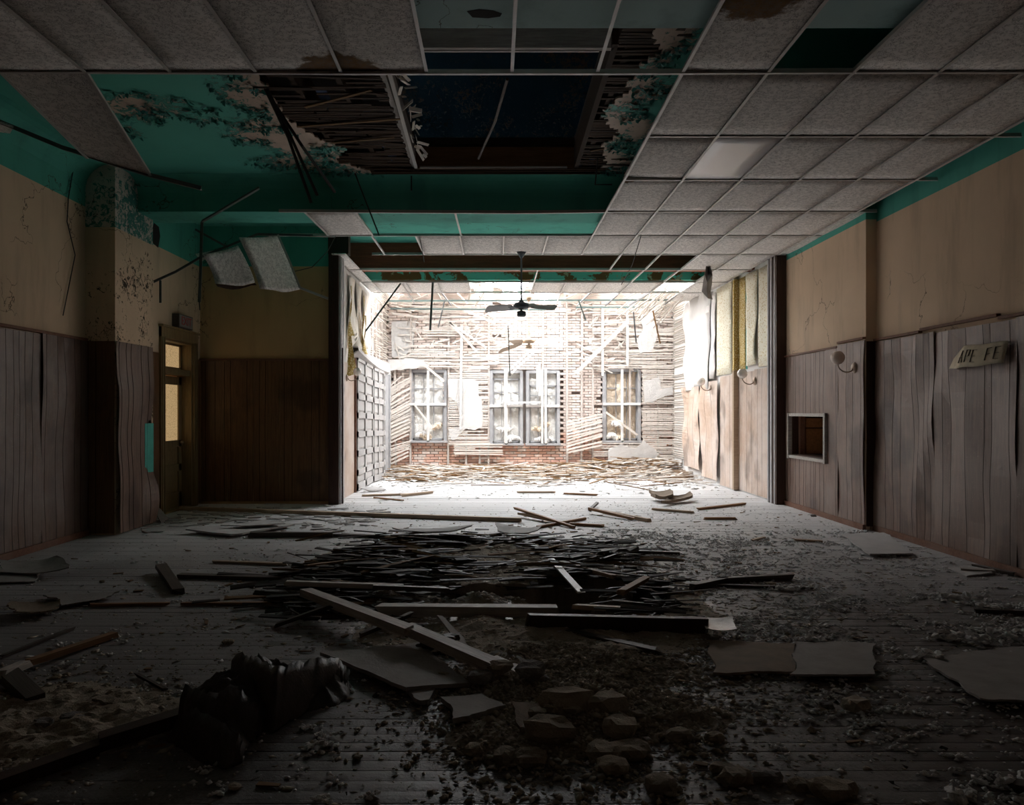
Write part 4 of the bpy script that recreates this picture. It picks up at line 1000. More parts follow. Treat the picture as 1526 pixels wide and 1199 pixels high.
m = MB(); g = [[P(519, 480, 12.6), P(521, 480, 12.6)], [P(519, 520, 12.6), P(526, 520, 12.6)], [P(517, 545, 12.5), P(529, 540, 12.6)], [P(517, 561, 12.4), P(533, 556, 12.6)]]; m.sheet(g, (0, .01, 0)); obj('wallpaper', m, 'wallpaper_gold', WFL)
# right side: warped pale panels, paper, ruined plaster
panel((4.47, 0, 0), U, NR, 11.8, 12.55, .03, 2.17, 'panel_far', WFR, .02, 201, gr=[11.95, 12.2, 12.4]); panel((4.47, 0, 0), U, NR, 12.56, 13.4, .03, 2.15, 'panel_far', WFR, .015, 202, gr=[12.7, 12.95, 13.2])
panel((4.38, 0, 0), U, NR, 13.44, 14.2, .03, 2.12, 'panel_far', WFR, .012, 203, gr=[13.6, 13.9]); panel((4.36, 0, 0), U, NR, 14.22, 15.35, .10, 2.05, 'panel_far', WFR, .07, 204, gr=[14.6, 15.0], curl=.1); panel((4.33, 0, 0), U, NR, 15.4, 16.6, .22, 1.98, 'panel_far', WFR, .09, 205, gr=[15.8, 16.2], curl=.15)
m = MB(); m.box((4.355, 13.36, .02), (4.47, 13.44, 2.2)); obj('corner_board', m, 'stick_tan', WFR); m = MB(); m.box((4.36, 13.36, 2.2), (4.47, 13.44, 3.86)); obj('wallpaper', m, 'wallpaper_gold', WFR)
def wpr(y0, y1, z0, z1, X, mt, dx=.03, nm='wallpaper'):
    g = [[Vector((X-.01-dx*abs(nz(y*2, z, 3)), y, z)) for y in np.linspace(y0, y1, 6)] for z in np.linspace(z0, z1, 9)]; m = MB(); m.sheet(g, (.004, 0, 0)); return obj(nm, m, mt, WFR, smooth=True)
wpr(11.85, 12.35, 2.2, 3.85, 4.46, 'wallpaper_pale'); wpr(12.40, 12.95, 2.25, 3.86, 4.46, 'wallpaper_pale', .12); wpr(13.0, 13.34, 2.2, 3.86, 4.46, 'wallpaper_gold')
wpr(13.47, 14.4, 2.15, 3.85, 4.37, 'wallpaper_pale'); m = MB(); m.box((4.455, 12.955, 2.2), (4.469, 12.995, 3.86)); obj('paint_strip', m, 'paint_teal_board', WFR)
wpr(14.4, 14.7, 2.1, 3.8, 4.36, 'plaster_white', .2, 'plaster_sheet'); wpr(14.7, 16.6, 1.9, 3.9, 4.34, 'plaster_white', .22, 'plaster_sheet')
m = MB()
for z in np.arange(.3, 4.3, .052):
    if random.random() < .85: m.beam((4.36, 16.4+random.uniform(0, .5), z), (4.355, 17.85, z+random.uniform(-.02, .02)), .036, .008, up=(1, 0, 0), roll=math.pi/2)
obj('wall_lath', m, 'lath_white', WFR, kind='stuff')
# ruined roof: rafters and splintered laths over the far end
RO = root('roof')
for k in range(-3, 8):
    x = .62*k+.2+random.uniform(-.1, .1); 
    if k in (0, 1): continue
    m = MB(); m.beam((x, 15.0, 4.75), (x+random.uniform(-.2, .2), 18.3, 4.55), .06, .16); obj('rafter', m, 'stud', RO)
m = MB(); m.beam((-2.9, 15.0, 4.62), (5, 15.0, 4.62), .1, .2); m.beam((-2.9, 14.0, 4.62), (5, 14.0, 4.62), .1, .2); obj('roof_beam', m, 'stud', RO)
m = MB()
for i in range(240):
    x, y = random.uniform(-2.5, 4.3), random.uniform(15.2, 18.1); 
    if -.2 < x < 1.3 and random.random() < .75: continue
    L = random.uniform(.3, 1.3); a = random.gauss(0, .35) if random.random() < .6 else random.gauss(1.5, .5)
    z = random.uniform(4.2, 4.7); m.beam((x, y, z), (x+L*math.cos(a), y+L*math.sin(a)*.6, z+random.uniform(-.35, .15)), .035, .01, roll=random.uniform(0, 1))
for i in range(60):                                    # a sheaf of laths drooping in the right corner
    p_ = Vector((random.uniform(3.4, 4.3), random.uniform(15.0, 16.5), random.uniform(3.95, 4.4))); m.beam(p_, p_+Vector((-random.uniform(.2, .7), random.uniform(.6, 1.6), -random.uniform(.2, .6))), .03, .01)
obj('roof_lath', m, 'lath_white', RO, kind='stuff')
for x0_, x1_ in ((-2.9, -.35), (1.6, 5.0)):               # roof boarding added to hold sky light off the brick wall
    y = 16.75
    while y < 18.3:
        xa = x0_
        while xa < x1_:
            L = random.uniform(.5, 1.4)
            if random.random() < .72: m = MB(); m.box((xa, y, 4.66+random.uniform(-.02, .02)), (min(xa+L, x1_), y+.13, 4.69)); obj('roof_board', m, random.choice(('stud', 'stick_grey')), RO)
            xa += L+.02
        y += .15
for i in range(9):
    x = -2.3+i*.75; m = MB(); m.box((x, 17.3+random.uniform(-.5, .3), 4.35), (x+random.uniform(.2, .5), 18.0, 4.39)); obj('roof_board', m, random.choice(('stud', 'stick_grey', 'lath_white')), RO)
m = MB(); m.box((-3.2, 13.9, 4.66), (5.2, 15.0, 4.74)); obj('roof_deck', m, 'upper_dark', RO)
m = MB(); m.box((-5.4, 12.2, 4.74), (5.4, 12.4, 6.0)); obj('parapet', m, 'upper_dark', RO)
# rubble at the foot of the far wall
def ffar(x, y):
    t_ = max(0, (y-14.6)/3.4); return .02+.07*t_**1.3*(1+.4*fbm(x, y, 2, .8))+.05*min(1, t_*3)*fbm(x, y, 5, 3.5)+(.16*g2(x, y, 3.9, 17.4, .8, .6))+(.14*g2(x, y, 2.6, 17.6, .9, .5))
mound('far_rubble', lambda x, y: ffar(x, y)-.03, -2.56, 4.4, 14.0, 18.0, .06, 'far_rubble', label='bank of white plaster rubble along the foot of the brick wall', cat='rubble', edge=-.005)
q = np.array([(random.uniform(-2.5, 4.35), 18-abs(random.gauss(0, 1.7)), 0) for _ in range(5000)]); q = q[q[:, 1] > 11.9]; q = q[q[:, 1] < 17.9]; q[:, 2] = [max(0, ffar(a[0], a[1])-.02) for a in q]
crumbs('far_crumbs', q, np.minimum(RNG.gamma(1.4, .012, len(q))+.004, .07), 'far_rubble', 'lumps of white plaster strewn over the far floor', ln=1.5)
q = np.array([(random.uniform(-2.5, 4.35), random.uniform(9.5, 16), 0) for _ in range(3500)]); q = np.array([a for a in q if random.random() < .25+max(0, fbm(a[0], a[1], 1, 1))*1.5])
crumbs('far_specks', q, np.minimum(RNG.gamma(1.3, .003, len(q))+.002, .018), 'crumbs_brown', 'small brown specks on the bright floor by the opening')
# lath strips in that rubble, piece by piece
LM = []
for k in range(6):
    L = (.35, .5, .7, .9, 1.2, 1.6)[k]; b_ = MB(); b_.beam((-L/2, 0, 0), (L/2, 0, random.uniform(-.02, .02)), .038, .012); 
    for mt in ('lath_white', 'lath_brown', 'stick_tan'): LM.append(mesh(b_, mt, 'lath'))
GL = 'laths in the rubble below the brick wall'
mm = MB()
for i in range(1300):
    y = 17.8-abs(random.gauss(0, 1.35)); x = random.uniform(-2.35, 4.2)
    if y < 13.4: continue
    a = random.gauss(0, .5); z = max(.012, ffar(x, y)+random.uniform(.0, .06)); tl = random.gauss(0, .07)
    if i < 230:
        o_ = random.choice(LM); o = link('lath', o_, label='weathered %s lath in the white rubble %s' % (random.choice(('pale', 'pale')) if 'white' in o_.materials[0].name else 'dark brown' if 'brown' in o_.materials[0].name else 'tan', 'near the coffered doors' if x < -1.8 else 'below the leftmost window' if x < -1.0 else 'between the leftmost and middle windows' if x < -.1 else 'below the middle windows' if x < 1.7 else 'below the hanging lath panel' if x < 2.6 else 'below the rightmost window' if x < 3.6 else 'in the right far corner'), cat='lath', group=GL); o.location = (x, y, z+.01); o.rotation_euler = (0, tl, a)
    else:
        L = min(random.uniform(.12, .5), 4.3-x, x+2.5); d = Vector((math.cos(a), math.sin(a), tl))*L; mm.beam(Vector((x, y, z))-d, Vector((x, y, z))+d, random.uniform(.025, .06), .012)
mb2 = MB(); nf = len(mm.f)//6
for k in range(nf):
    if k % 5 < 2: mb2.add(mm.v[k*8:k*8+8], [tuple(i-k*8 for i in f) for f in mm.f[k*6:k*6+6]])
keepv = MB()
for k in range(nf):
    if k % 5 >= 2: keepv.add(mm.v[k*8:k*8+8], [tuple(i-k*8 for i in f) for f in mm.f[k*6:k*6+6]])
obj('lath_litter', keepv, 'lath_white', None, kind='stuff', label='tangle of short pale laths covering the rubble along the brick wall', cat='debris')
obj('dark_lath_litter', mb2, 'lath_brown', None, kind='stuff', label='dark broken lath pieces mixed into the rubble along the brick wall', cat='debris')
# ================================================================ DOOR, LAMPS, FANS, SIGNS
D = root('door_4'); X0 = -4.64; ya, yb = 10.22, 11.20
m = MB()
for a, b in (((X0-.02, ya-.13, 0), (X0+.035, ya, 2.62)), ((X0-.02, yb, 0), (X0+.035, yb+.13, 2.62)), ((X0-.02, ya-.13, 2.49), (X0+.04, yb+.13, 2.63)), ((X0-.02, ya-.15, 2.63), (X0+.07, yb+.15, 2.66))): m.box(a, b)
for y in (ya-.10, ya-.04, yb+.03, yb+.09): m.box((X0+.035, y, 0), (X0+.045, y+.015, 2.5))
obj('door_casing', m, 'door_wood', D)
m = MB(); m.box((X0-.22, ya, 0), (X0, ya+.03, 2.5)); m.box((X0-.22, yb-.03, 0), (X0, yb, 2.5)); m.box((X0-.22, ya, 2.46), (X0, yb, 2.5)); m.box((X0-.20, ya, 1.99), (X0-.02, yb, 2.07)); m.box((X0-.2, ya, -.01), (X0, yb, .02)); obj('door_lining', m, 'door_wood', D)
xd = X0-.15
m = MB()                                                # leaf: stiles, rails
for a, b in (((xd-.045, ya+.03, .02), (xd, ya+.13, 1.97)), ((xd-.045, yb-.13, .02), (xd, yb-.03, 1.97)), ((xd-.045, ya+.03, 1.85), (xd, yb-.03, 1.97)), ((xd-.045, ya+.03, .92), (xd, yb-.03, 1.02)), ((xd-.045, ya+.03, .02), (xd, yb-.03, .24)), ((xd-.045, ya+.03, .55), (xd, yb-.03, .66))): m.box(a, b)
obj('door_leaf', m, 'door_wood', D)
for z0, z1 in ((.24, .55), (.66, .92)):
    m = MB(); m.box((xd-.03, ya+.13, z0), (xd-.02, yb-.13, z1)); m.box((xd-.03, ya+.18, z0+.05), (xd-.006, yb-.18, z1-.05)); obj('door_panel', m, 'door_wood', D)
m = MB(); m.box((xd-.03, ya+.13, 1.02), (xd-.02, yb-.13, 1.85)); obj('door_glass', m, 'lit_glass', D)
m = MB(); m.box((xd-.03, ya+.06, 2.10), (xd-.02, yb-.05, 2.44)); obj('transom_glass', m, 'lit_glass', D)
m = MB(); m.poly([Vector((xd-.018, a, b)) for a, b in ((ya+.06, 2.44), (ya+.30, 2.44), (ya+.25, 2.2), (ya+.12, 2.12), (ya+.06, 2.14))], (-.002, 0, 0)); obj('broken_pane', m, 'lit_shard', D)
m = MB(); m.box((xd-.045, ya+.03, 2.07), (xd, yb-.03, 2.11)); m.box((xd-.045, ya+.03, 2.43), (xd, yb-.03, 2.47)); m.box((xd-.045, yb-.08, 2.07), (xd, yb-.03, 2.47)); m.box((xd-.045, ya+.03, 2.07), (xd, ya+.07, 2.47)); obj('transom_sash', m, 'door_wood', D)
m = MB(); m.box((X0-.75, ya-.2, -.05), (X0-.7, yb+.2, 2.7)); m.box((X0-.75, ya-.2, -.05), (X0-.2, ya-.1, 2.7)); m.box((X0-.75, yb+.1, -.05), (X0-.2, yb+.2, 2.7)); m.box((X0-.75, ya-.2, 2.6), (X0-.2, yb+.2, 2.7)); obj('hall_beyond', m, 'cream_olive', D)
m = MB(); m.lathe((xd+.03, yb-.09, .98), [(.0, -.028), (.02, -.02), (.028, 0), (.02, .02), (0, .028)], 10); m.box((xd, yb-.1, .97), (xd+.02, yb-.08, .99)); obj('door_handle', m, 'metal_sconce', D, smooth=True)
E = thing('exit_sign', 'small dark box exit sign above the wooden door', 'sign', loc=(0, 0, 0))
m = MB(); p = PX(259, 480, X0); yE0, yE1 = 10.50, 10.98; zE0, zE1 = 2.665, 2.86
m.box((X0, yE0, zE0), (X0+.10, yE1, zE1)); obj('box', m, 'exit_box', E)
m = MB(); m.box((X0+.10, yE0+.02, zE0+.015), (X0+.105, yE1-.02, zE1-.015)); obj('face', m, 'board_grey', E)
cu = bpy.data.curves.new('lettering', 'FONT'); cu.body = 'EXIT'; cu.size = .17; cu.extrude = .002; cu.align_x = 'CENTER'; cu.align_y = 'CENTER'; cu.materials.append(MT['exit_red'])
tx0 = bpy.data.objects.new('t', cu); C.objects.link(tx0); dg = bpy.context.evaluated_depsgraph_get(); me_ = bpy.data.meshes.new_from_object(tx0.evaluated_get(dg)); bpy.data.objects.remove(tx0); tx = link('lettering', me_, E); tx.location = (X0+.108, (yE0+yE1)/2, (zE0+zE1)/2); tx.rotation_euler = (math.pi/2, 0, math.pi/2)
def sconce(p, n, label, s=1.0, gm='globe'):
    n = Vector(n); T = thing('wall_sconce', label, 'lamp', 'globe sconces on the side walls')
    m = MB(); m.lathe(p, [(0, .03*s), (.05*s, .025*s), (.062*s, .01*s), (.066*s, 0)], 16, up=n); obj('backplate', m, 'metal_sconce', T, smooth=True)
    m = MB(); side = n*.0; pts = [p+n*(.0+.03)+Vector((0, 0, -.01))]
    for i in range(9):
        a = math.pi*i/8; pts.append(p+n*(.03+.085*(1-math.cos(a))*s)+Vector((0, 0, -.07*math.sin(a)*s-.01+(.06*(i/8))*s)))
    m.tube(pts, .008*s, 7); obj('arm', m, 'metal_sconce', T, smooth=True)
    c = pts[-1]+Vector((0, 0, .065*s)); m = MB(); pr = []
    for i in range(9):
        a = -math.pi/2+math.pi*.86*i/8; pr.append((max(.012, .078*s*math.cos(a)), .078*s*math.sin(a)))
    m.lathe(c, pr, 18); m.lathe(pts[-1]+Vector((0, 0, -.01)), [(0.0, 0), (.035*s, .0), (.028*s, .02*s)], 12, mi=0); obj('shade', m, gm, T, smooth=True)
sconce(Vector((4.53-.02, 9.17, 2.00)), (-1, 0, 0), 'bronze wall sconce with dusty globe beside the square hatch', 1.1)
sconce(Vector((4.47-.03, 12.5, 1.97)), (-1, 0, 0), 'pale wall sconce just beyond the right edge of the opening', 1.1, 'globe_white')
sconce(Vector((4.36-.05, 14.55, 1.92)), (-1, 0, 0), 'farthest wall sconce, on the bleached right wall', 1.1, 'globe_white')
sconce(Vector((-2.52+.0, 12.4, 2.02)), (1, 0, 0), 'pale wall sconce beside the white coffered doors', .9, 'globe_white')
def fan(x, y, zh, label, dk, bl, angs, R=.60, sh=.03, drop=0):
    T = thing('ceiling_fan', label, 'ceiling fan', 'two ceiling fans')
    m = MB(); m.lathe((x, y, ZT-.09), [(.0, 0), (.02, .0), (.055, .06), (.075, .09), (0, .09)], 14); obj('canopy', m, dk, T, smooth=True)
    m = MB(); m.tube([(x, y, ZT-.05), (x, y, zh+.06)], .014 if dk == 'fan_dark' else .009, 8); obj('downrod', m, dk, T)
    m = MB(); m.lathe((x, y, zh), [(0, .09), (.03, .085), (.04, .06), (.11, .04), (.125, .0), (.10, -.04), (.03, -.05), (0, -.05)], 18); obj('motor', m, dk, T, smooth=True)
    m = MB(); m.lathe((x, y, zh-.16), [(0, 0), (.06, .0), (.07, .02), (.065, .08), (.02, .085), (.012, .11)], 14); obj('switch_housing', m, dk, T, smooth=True)
    for i, (a, dz) in enumerate(angs):
        a = math.radians(a); d = Vector((math.cos(a), math.sin(a), dz)).normalized(); t_ = Vector((-math.sin(a), math.cos(a), 0)); b = T
        m = MB(); m.beam(Vector((x, y, zh))+d*.08, Vector((x, y, zh-.005))+d*.22, .035, .006); br = obj('blade_arm', m, dk, T)
        prof = [(.18, .045), (.3, .06), (.45, .065), (R-.03, .07), (R, .045)]; g = []
        for r, hw in prof:
            c = Vector((x, y, zh))+d*r; g.append([c-t_*hw+Vector((0, 0, -.6*hw)), c, c+t_*hw+Vector((0, 0, .6*hw))])
        m = MB(); m.sheet(g, (0, 0, -.006)); obj('blade', m, bl if i % 2 == 0 else dk if dk == 'fan_dark' and i == 3 else bl, T)
p = P(777, 456, 11.15)
fan(p.x, p.y, p.z, 'grey ceiling fan on a dark rod in front of the opening', 'fan_dark', 'fan_blade', [(-28, -.10), (200, -.12), (60, .14), (130, .06)], .58)
p = P(788, 508, 15.6)
fan(p.x, p.y, p.z, 'tan ceiling fan with drooping blades hanging in the bright far room', 'stick_tan', 'fan_blade_tan', [(12, .08), (-40, -.12), (205, -.35), (120, .05)], .74)
# paper sign tacked to the right wall
T = thing('paper_sign', 'curled hand-lettered paper sign peeling off the right panelling', 'sign')
A, Bc, Cc, Dd = PX(1436, 516, 4.56), PX(1503, 508, 4.60), PX(1495, 541, 4.58), PX(1425, 549, 4.50)
g = []
for i in range(7):
    v = i/6; row = []
    for j in range(11):
        u_ = j/10; p = lerp(lerp(Dd, Cc, u_), lerp(A, Bc, u_), v); row.append(p+Vector((-.03*math.sin(u_*3.1)-.02*math.sin(v*3)*(1-u_), 0, .006*math.sin(u_*9))))
    g.append(row)
m = MB(); m.sheet(g, (.003, 0, 0)); obj('sheet', m, 'paper', T, smooth=True)
e = PX(1414, 549, 4.62); m = MB(); m.sheet([[e, Dd], [lerp(e, PX(1428, 520, 4.62), .5), lerp(Dd, A, .5)], [PX(1434, 518, 4.63), A]], (.003, 0, 0)); obj('folded_edge', m, 'paper', T)
LET = {'P': [((0, 0), (0, 1)), ((0, 1), (.7, 1)), ((.7, 1), (.7, .5)), ((.7, .5), (0, .5))], 'E': [((0, 0), (0, 1)), ((0, 1), (.7, 1)), ((0, .5), (.6, .5)), ((0, 0), (.7, 0))], 'F': [((0, 0), (0, 1)), ((0, 1), (.7, 1)), ((0, .5), (.6, .5))], '-': [((.1, .6), (.8, .6))], 'A': [((0, 0), (.3, 1)), ((.3, 1), (.7, 0)), ((.1, .4), (.6, .4))]}
m = MB(); pos = .06
def sgp(u_, v):
    p = lerp(lerp(Dd, Cc, u_), lerp(A, Bc, u_), v); return p+Vector((-.03*math.sin(u_*3.1)-.02*math.sin(v*3)*(1-u_)-.004, 0, .006*math.sin(u_*9)))
for ch in 'APE FE':
    for (a, b), (c, d) in LET.get(ch, ()):
        m.beam(sgp(pos+a*.12, .22+b*.55), sgp(pos+c*.12, .22+d*.55), .012, .003, up=(1, 0, 0), roll=math.pi/2)
    pos += .152
obj('lettering', m, 'paper_ink', T)

# ================================================================ HANGING WRECKAGE
def rod(pts, w_, mt, label, cat='rod', name='ceiling_rail', group='fallen ceiling rails'):
    m = MB(); m.path(pts, w_, .008); m.path([Vector(p)+Vector((0, 0, .014)) for p in pts], .006, .028); return obj(name, m, mt, None, label=label, cat=cat, group=group)
rod([P(386, 281, 8.6), P(301, 331, 9.0), P(299, 400, 9.1), P(297, 450, 9.1)], .035, 'tee_dark', 'dark bent ceiling rail hanging down in front of the hanging tiles')
m = MB(); m.path([P(297, 450, 9.1), P(298, 462, 9.1)], .01, .01); obj('ceiling_wire', m, 'wire', None, label='short wire at the foot of the bent dark rail', cat='wire')
rod([P(229, 421, 9.3), P(262, 406, 9.4), P(300, 384, 9.5), P(384, 350, 9.9), P(500, 353, 10.2)], .03, 'tee_grey', 'long twisted ceiling rail carrying the two fallen tiles')
rod([P(239, 418, 9.3), P(239, 451, 9.3)], .028, 'tee_dark', 'short dark stub hanging from the left end of the twisted rail')
rod([P(414, 351, 9.8), P(432, 392, 9.8), P(447, 430, 9.8), P(489, 446, 9.9)], .022, 'tee_white', 'pale rail along the right edge of the larger fallen tile')
rod([P(291, 343, 10.6), P(340, 370, 10.6)], .02, 'tee_grey', 'thin rail behind the top of the fallen tiles')
for i, (pts, l) in enumerate((((P(384, 108, 6.5), P(430, 205, 6.9), P(464, 302, 7.2)), 'longest of three dark hangers dangling left of the ceiling hole'),
        ((P(396, 128, 6.6), P(432, 200, 6.9), P(473, 291, 7.3)), 'middle one of three dark hangers dangling left of the ceiling hole'),
        ((P(406, 150, 6.8), P(450, 217, 7.0), P(499, 286, 7.6)), 'shortest of three dark hangers dangling left of the ceiling hole'),
        ((P(529, 258, 8.6), P(545, 300, 8.7), P(565, 351, 8.8)), 'slender hanger below the left rim of the ceiling hole'),
        ((P(613, 262, 8.6), P(613, 284, 8.6)), 'short stub hanging from the far rim of the ceiling hole'),
        ((P(756, 118, 6.4), P(738, 180, 7.2), P(713, 236, 8.2)), 'dark diagonal hanger crossing the open ceiling hole'),
        ((P(891, 232, 8.4), P(887, 275, 8.6), P(912, 275, 8.6)), 'hooked hanger at the right rim of the ceiling hole'))):
    m = MB(); m.tube(pts, .016 if i < 3 or i == 5 else .009, 5); obj('ceiling_hanger', m, 'jamb_dark' if i == 5 else 'wire', None, label=l, cat='hanger', group='hangers dangling round the ceiling hole')
for pts, l in (((P(955, 352, 10.1), P(942, 395, 10.5), P(926, 424, 11.0)), 'thin wire dangling from the tile ceiling before the right of the opening'),
               ((P(500, 352, 10.1), P(488, 375, 10.3), P(465, 398, 10.6), P(440, 404, 11.3)), 'loose black cable looping across the green wall by the fallen tiles'),
               ((P(625, 352, 10.1), P(629, 372, 10.3), P(632, 390, 10.5)), 'thin wire dangling from the tile ceiling left of the fan rod'),
               ((PX(112, 235, -4.80), PX(102, 295, -4.80), PX(100, 330, -4.80), PX(112, 380, -4.80), PX(94, 470, -4.80)), 'black cable hanging down the cream wall at the left')):
    m = MB(); m.tube(pts, .006, 5); obj('loose_wire', m, 'wire', None, label=l, cat='wire', group='loose wires')
for a, b, w_, Y1, Y2, mt, l in (((597, 423), (545, 494), .035, 13.6, 13.2, 'tee_dark', 'dark rail slanting down at the left of the opening'), ((645, 421), (641, 492), .04, 13.7, 13.7, 'tee_dark', 'dark rail hanging straight down inside the opening'),
        ((757, 485), (760, 560), .02, 15.0, 15.0, 'tee_dark', 'slender dark rod hanging before the middle windows'), ((663, 447), (653, 488), .03, 15.5, 15.6, 'tee_grey', 'grey rail dangling near the bricks at the upper left'),
        ((862, 448), (873, 478), .03, 15.5, 15.5, 'tee_dark', 'short dark rail slanting down over the rubble-topped wall'), ((944, 465), (948, 510), .03, 15.6, 15.6, 'tee_grey', 'grey rail dangling before the plaster patch at the right'),
        ((973, 463), (984, 512), .03, 15.6, 15.6, 'lath_brown', 'brown rail dangling at the far right of the brick wall'), ((600, 425), (618, 452), .02, 14.0, 14.6, 'tee_white', 'pale rail slanting below the left ceiling tiles')):
    rod([P(a[0], a[1], Y1), P(b[0], b[1], Y2)], w_, mt, l)
T = thing('cloth_scrap', 'dark scrap of cloth snagged on the rails near the right jamb', 'cloth')
m = MB(); m.sheet([[P(1053, 394, 12.2), P(1056, 394, 12.25), P(1058, 394, 12.2)], [P(1050, 408, 12.2), P(1056, 406, 12.35), P(1062, 409, 12.2)], [P(1048, 420, 12.3), P(1054, 421, 12.15), P(1061, 422, 12.4)], [P(1046, 434, 12.3), P(1053, 431, 12.2), P(1059, 436, 12.5)], [P(1050, 439, 12.3), P(1055, 444, 12.2), P(1062, 446, 12.5)]], (0, .01, 0)); obj('cloth', m, 'board_grey', T)
def hangtile(c, label, torn=False):
    A, Bc, Cc, Dd = c; g = []                            # A,B top edge; C,D bottom
    for i in range(11):
        v = i/10; row = []
        for j in range(7):
            u_ = j/6; p = lerp(lerp(A, Bc, u_), lerp(Dd, Cc, u_), v)
            p = p+Vector((0, +.10*math.sin(v*math.pi*.8)+.06*math.sin(u_*math.pi), -.03*math.sin(u_*3.14)*v+(random.uniform(-.012, .012) if i == 10 else 0))); row.append(p)
        g.append(row)
    T = thing('fallen_tile', label, 'ceiling tile', 'fallen ceiling tiles')
    m = MB(); m.sheet(g, (0, .017, .01)); obj('tile', m, 'tile', T, smooth=True)
    if torn:
        e = g[-1]; m = MB(); m.sheet([[p+Vector((0, .02, 0)) for p in e], [p+Vector((.02, .03, -.055*(.6+.4*math.sin(k)))) for k, p in enumerate(e)]], (0, .01, .0)); obj('torn_core', m, 'jamb_dark', T)
hangtile((P(356, 354, 9.4), P(413, 351, 10.1), P(446, 431, 10.2), P(385, 428, 9.5)), 'larger curled ceiling tile hanging below the green wall')
hangtile((P(302, 379, 9.2), P(354, 366, 9.8), P(377, 419, 9.9), P(318, 421, 9.3)), 'smaller curled ceiling tile with a torn black lower edge', True)
m = MB(); m.sheet([[P(291, 378, 9.9), P(325, 372, 10)], [P(299, 390, 9.8), P(315, 380, 9.9)]], (0, .01, 0)); obj('fallen_tile', m, 'tile', None, label='sliver of ceiling tile left of the two hanging tiles', cat='ceiling tile', group='fallen ceiling tiles')

# ================================================================ THINGS ON THE FLOOR
def fs(a, b, w_, h, mt, label, za=0.0, zb=0.0, g='long timbers lying on the floor', roll=0, cat='board', name='board', warp=0):
    return stick(PZ(a[0], a[1], za+h/2+.004), PZ(b[0], b[1], zb+h/2+.004), w_, h, mt, label, cat, name, g, roll, warp=warp)
fs((268, 757), (775, 774), .07, .05, 'stick_tan', 'very long pale brown batten across the floor before the opening')
fs((456, 882), (612, 941), .085, .055, 'stick_grey', 'long grey grooved plank slanting over the floor hole', .08, .10)
fs((602, 934), (742, 994), .085, .055, 'stick_grey', 'lower grey plank continuing the slanting one toward the rubble', .09, .05)
fs((735, 984), (800, 1014), .08, .04, 'stick_grey', 'short dusty grey plank end in the plaster rubble', .0, .0)
fs((566, 908), (829, 910), .09, .07, 'stick_grey', 'squared grey timber lying across the middle of the floor hole', .03, .03)
fs((785, 927), (1052, 933), .05, .11, 'jamb_dark', 'thick black timber with a scrap of plastic at its right end')
fs((835, 938), (979, 970), .06, .03, 'stick_dark', 'thin dark lath slanting in front of the black timber')
fs((1030, 875), (1080, 864), .06, .05, 'stick_dark', 'stub of dark wood crossing the end of the right-hand board')
fs((1068, 865), (1181, 859), .05, .05, 'stick_dark', 'dark board lying alone right of the floor hole')
fs((822, 834), (866, 882), .06, .015, 'tee_white', 'bright metal strip tipping into the floor hole', .08, .0, cat='strip', name='metal_strip')
fs((838, 838), (916, 859), .05, .03, 'stick_tan', 'pale batten slanting beside the bright metal strip', .06, .03)
fs((412, 931), (492, 903), .035, .025, 'stick_dark', 'dark stick left of the slanting plank', .0, .10)
fs((536, 946), (612, 915), .035, .025, 'stick_dark', 'dark stick crossing under the slanting plank', .0, .06)
fs((240, 843), (266, 881), .09, .04, 'stick_dark', 'short dark board lying alone at the left of the floor', .03, .0)
fs((315, 836), (428, 840), .045, .02, 'stick_tan', 'thin tan lath lying left of the floor hole')
fs((270, 857), (446, 862), .08, .03, 'stick_dark', 'long flat dark board leading into the floor hole from the left')
fs((372, 796), (494, 796), .07, .055, 'stick_dark', 'dark square edged board beside the pale sheet at the left')
fs((494, 797), (610, 799), .05, .03, 'stick_dark', 'thin dark board in line beyond the square edged one')
fs((36, 989), (168, 946), .05, .035, 'stick_brown', 'reddish brown batten slanting at the left of the floor', .02, .0)
fs((14, 1006), (52, 1042), .09, .05, 'stick_dark', 'stubby dark block at the near end of the reddish batten', .02, 0, cat='wood block', name='wood_block')
fs((0, 1005), (40, 988), .05, .04, 'stick_grey', 'grey batten end entering the picture at the left edge', .05, .03)
fs((0, 979), (106, 937), .025, .018, 'stick_dark', 'thin black stick behind the reddish batten')
fs((-40, 1180), (150, 1112), .07, .05, 'jamb_dark', 'heavy black timber at the lower left corner')
fs((140, 1108), (275, 1066), .075, .06, 'jamb_dark', 'black timber running into the black cloth heap', .01, .03)
fs((205, 1005), (246, 1027), .018, .014, 'stick_dark', 'small dark stick on bare boards behind the black cloth')
fs((130, 901), (247, 899), .03, .02, 'stick_brown', 'thin brown stick left of the short dark board')
fs((270, 899), (470, 898), .03, .02, 'stick_brown', 'long thin brown lath at the left rim of the floor hole')
fs((720, 868), (760, 863), .04, .02, 'stick_tan', 'short tan lath in the middle of the floor hole')
fs((425, 868), (600, 874), .05, .035, 'stick_grey', 'dark grey board with a lit edge over the left of the hole', .08, .08)
fs((560, 874), (665, 878), .04, .03, 'stick_dark', 'black splintered board at the centre of the hole', .1, .05)
fs((855, 903), (950, 908), .04, .03, 'stick_tan', 'tan splinter across the right part of the floor hole', .02, .02)
fs((925, 882), (962, 862), .06, .03, 'stick_brown', 'reddish piece of board leaning at the right of the floor hole', .02, .06)
fs((905, 820), (1012, 824), .05, .03, 'stick_dark', 'dark lath behind the floor hole at the right', .03, .0)
fs((895, 823), (945, 818), .09, .05, 'stick_dark', 'black block of board behind the floor hole at the right', .03, .03)
fs((982, 815), (1010, 825), .03, .02, 'stick_dark', 'short dark stick at the right end of the splinters')
fs((1050, 871), (1210, 876), .03, .02, 'stick_dark', 'thin strip of wood beside the lone dark board')
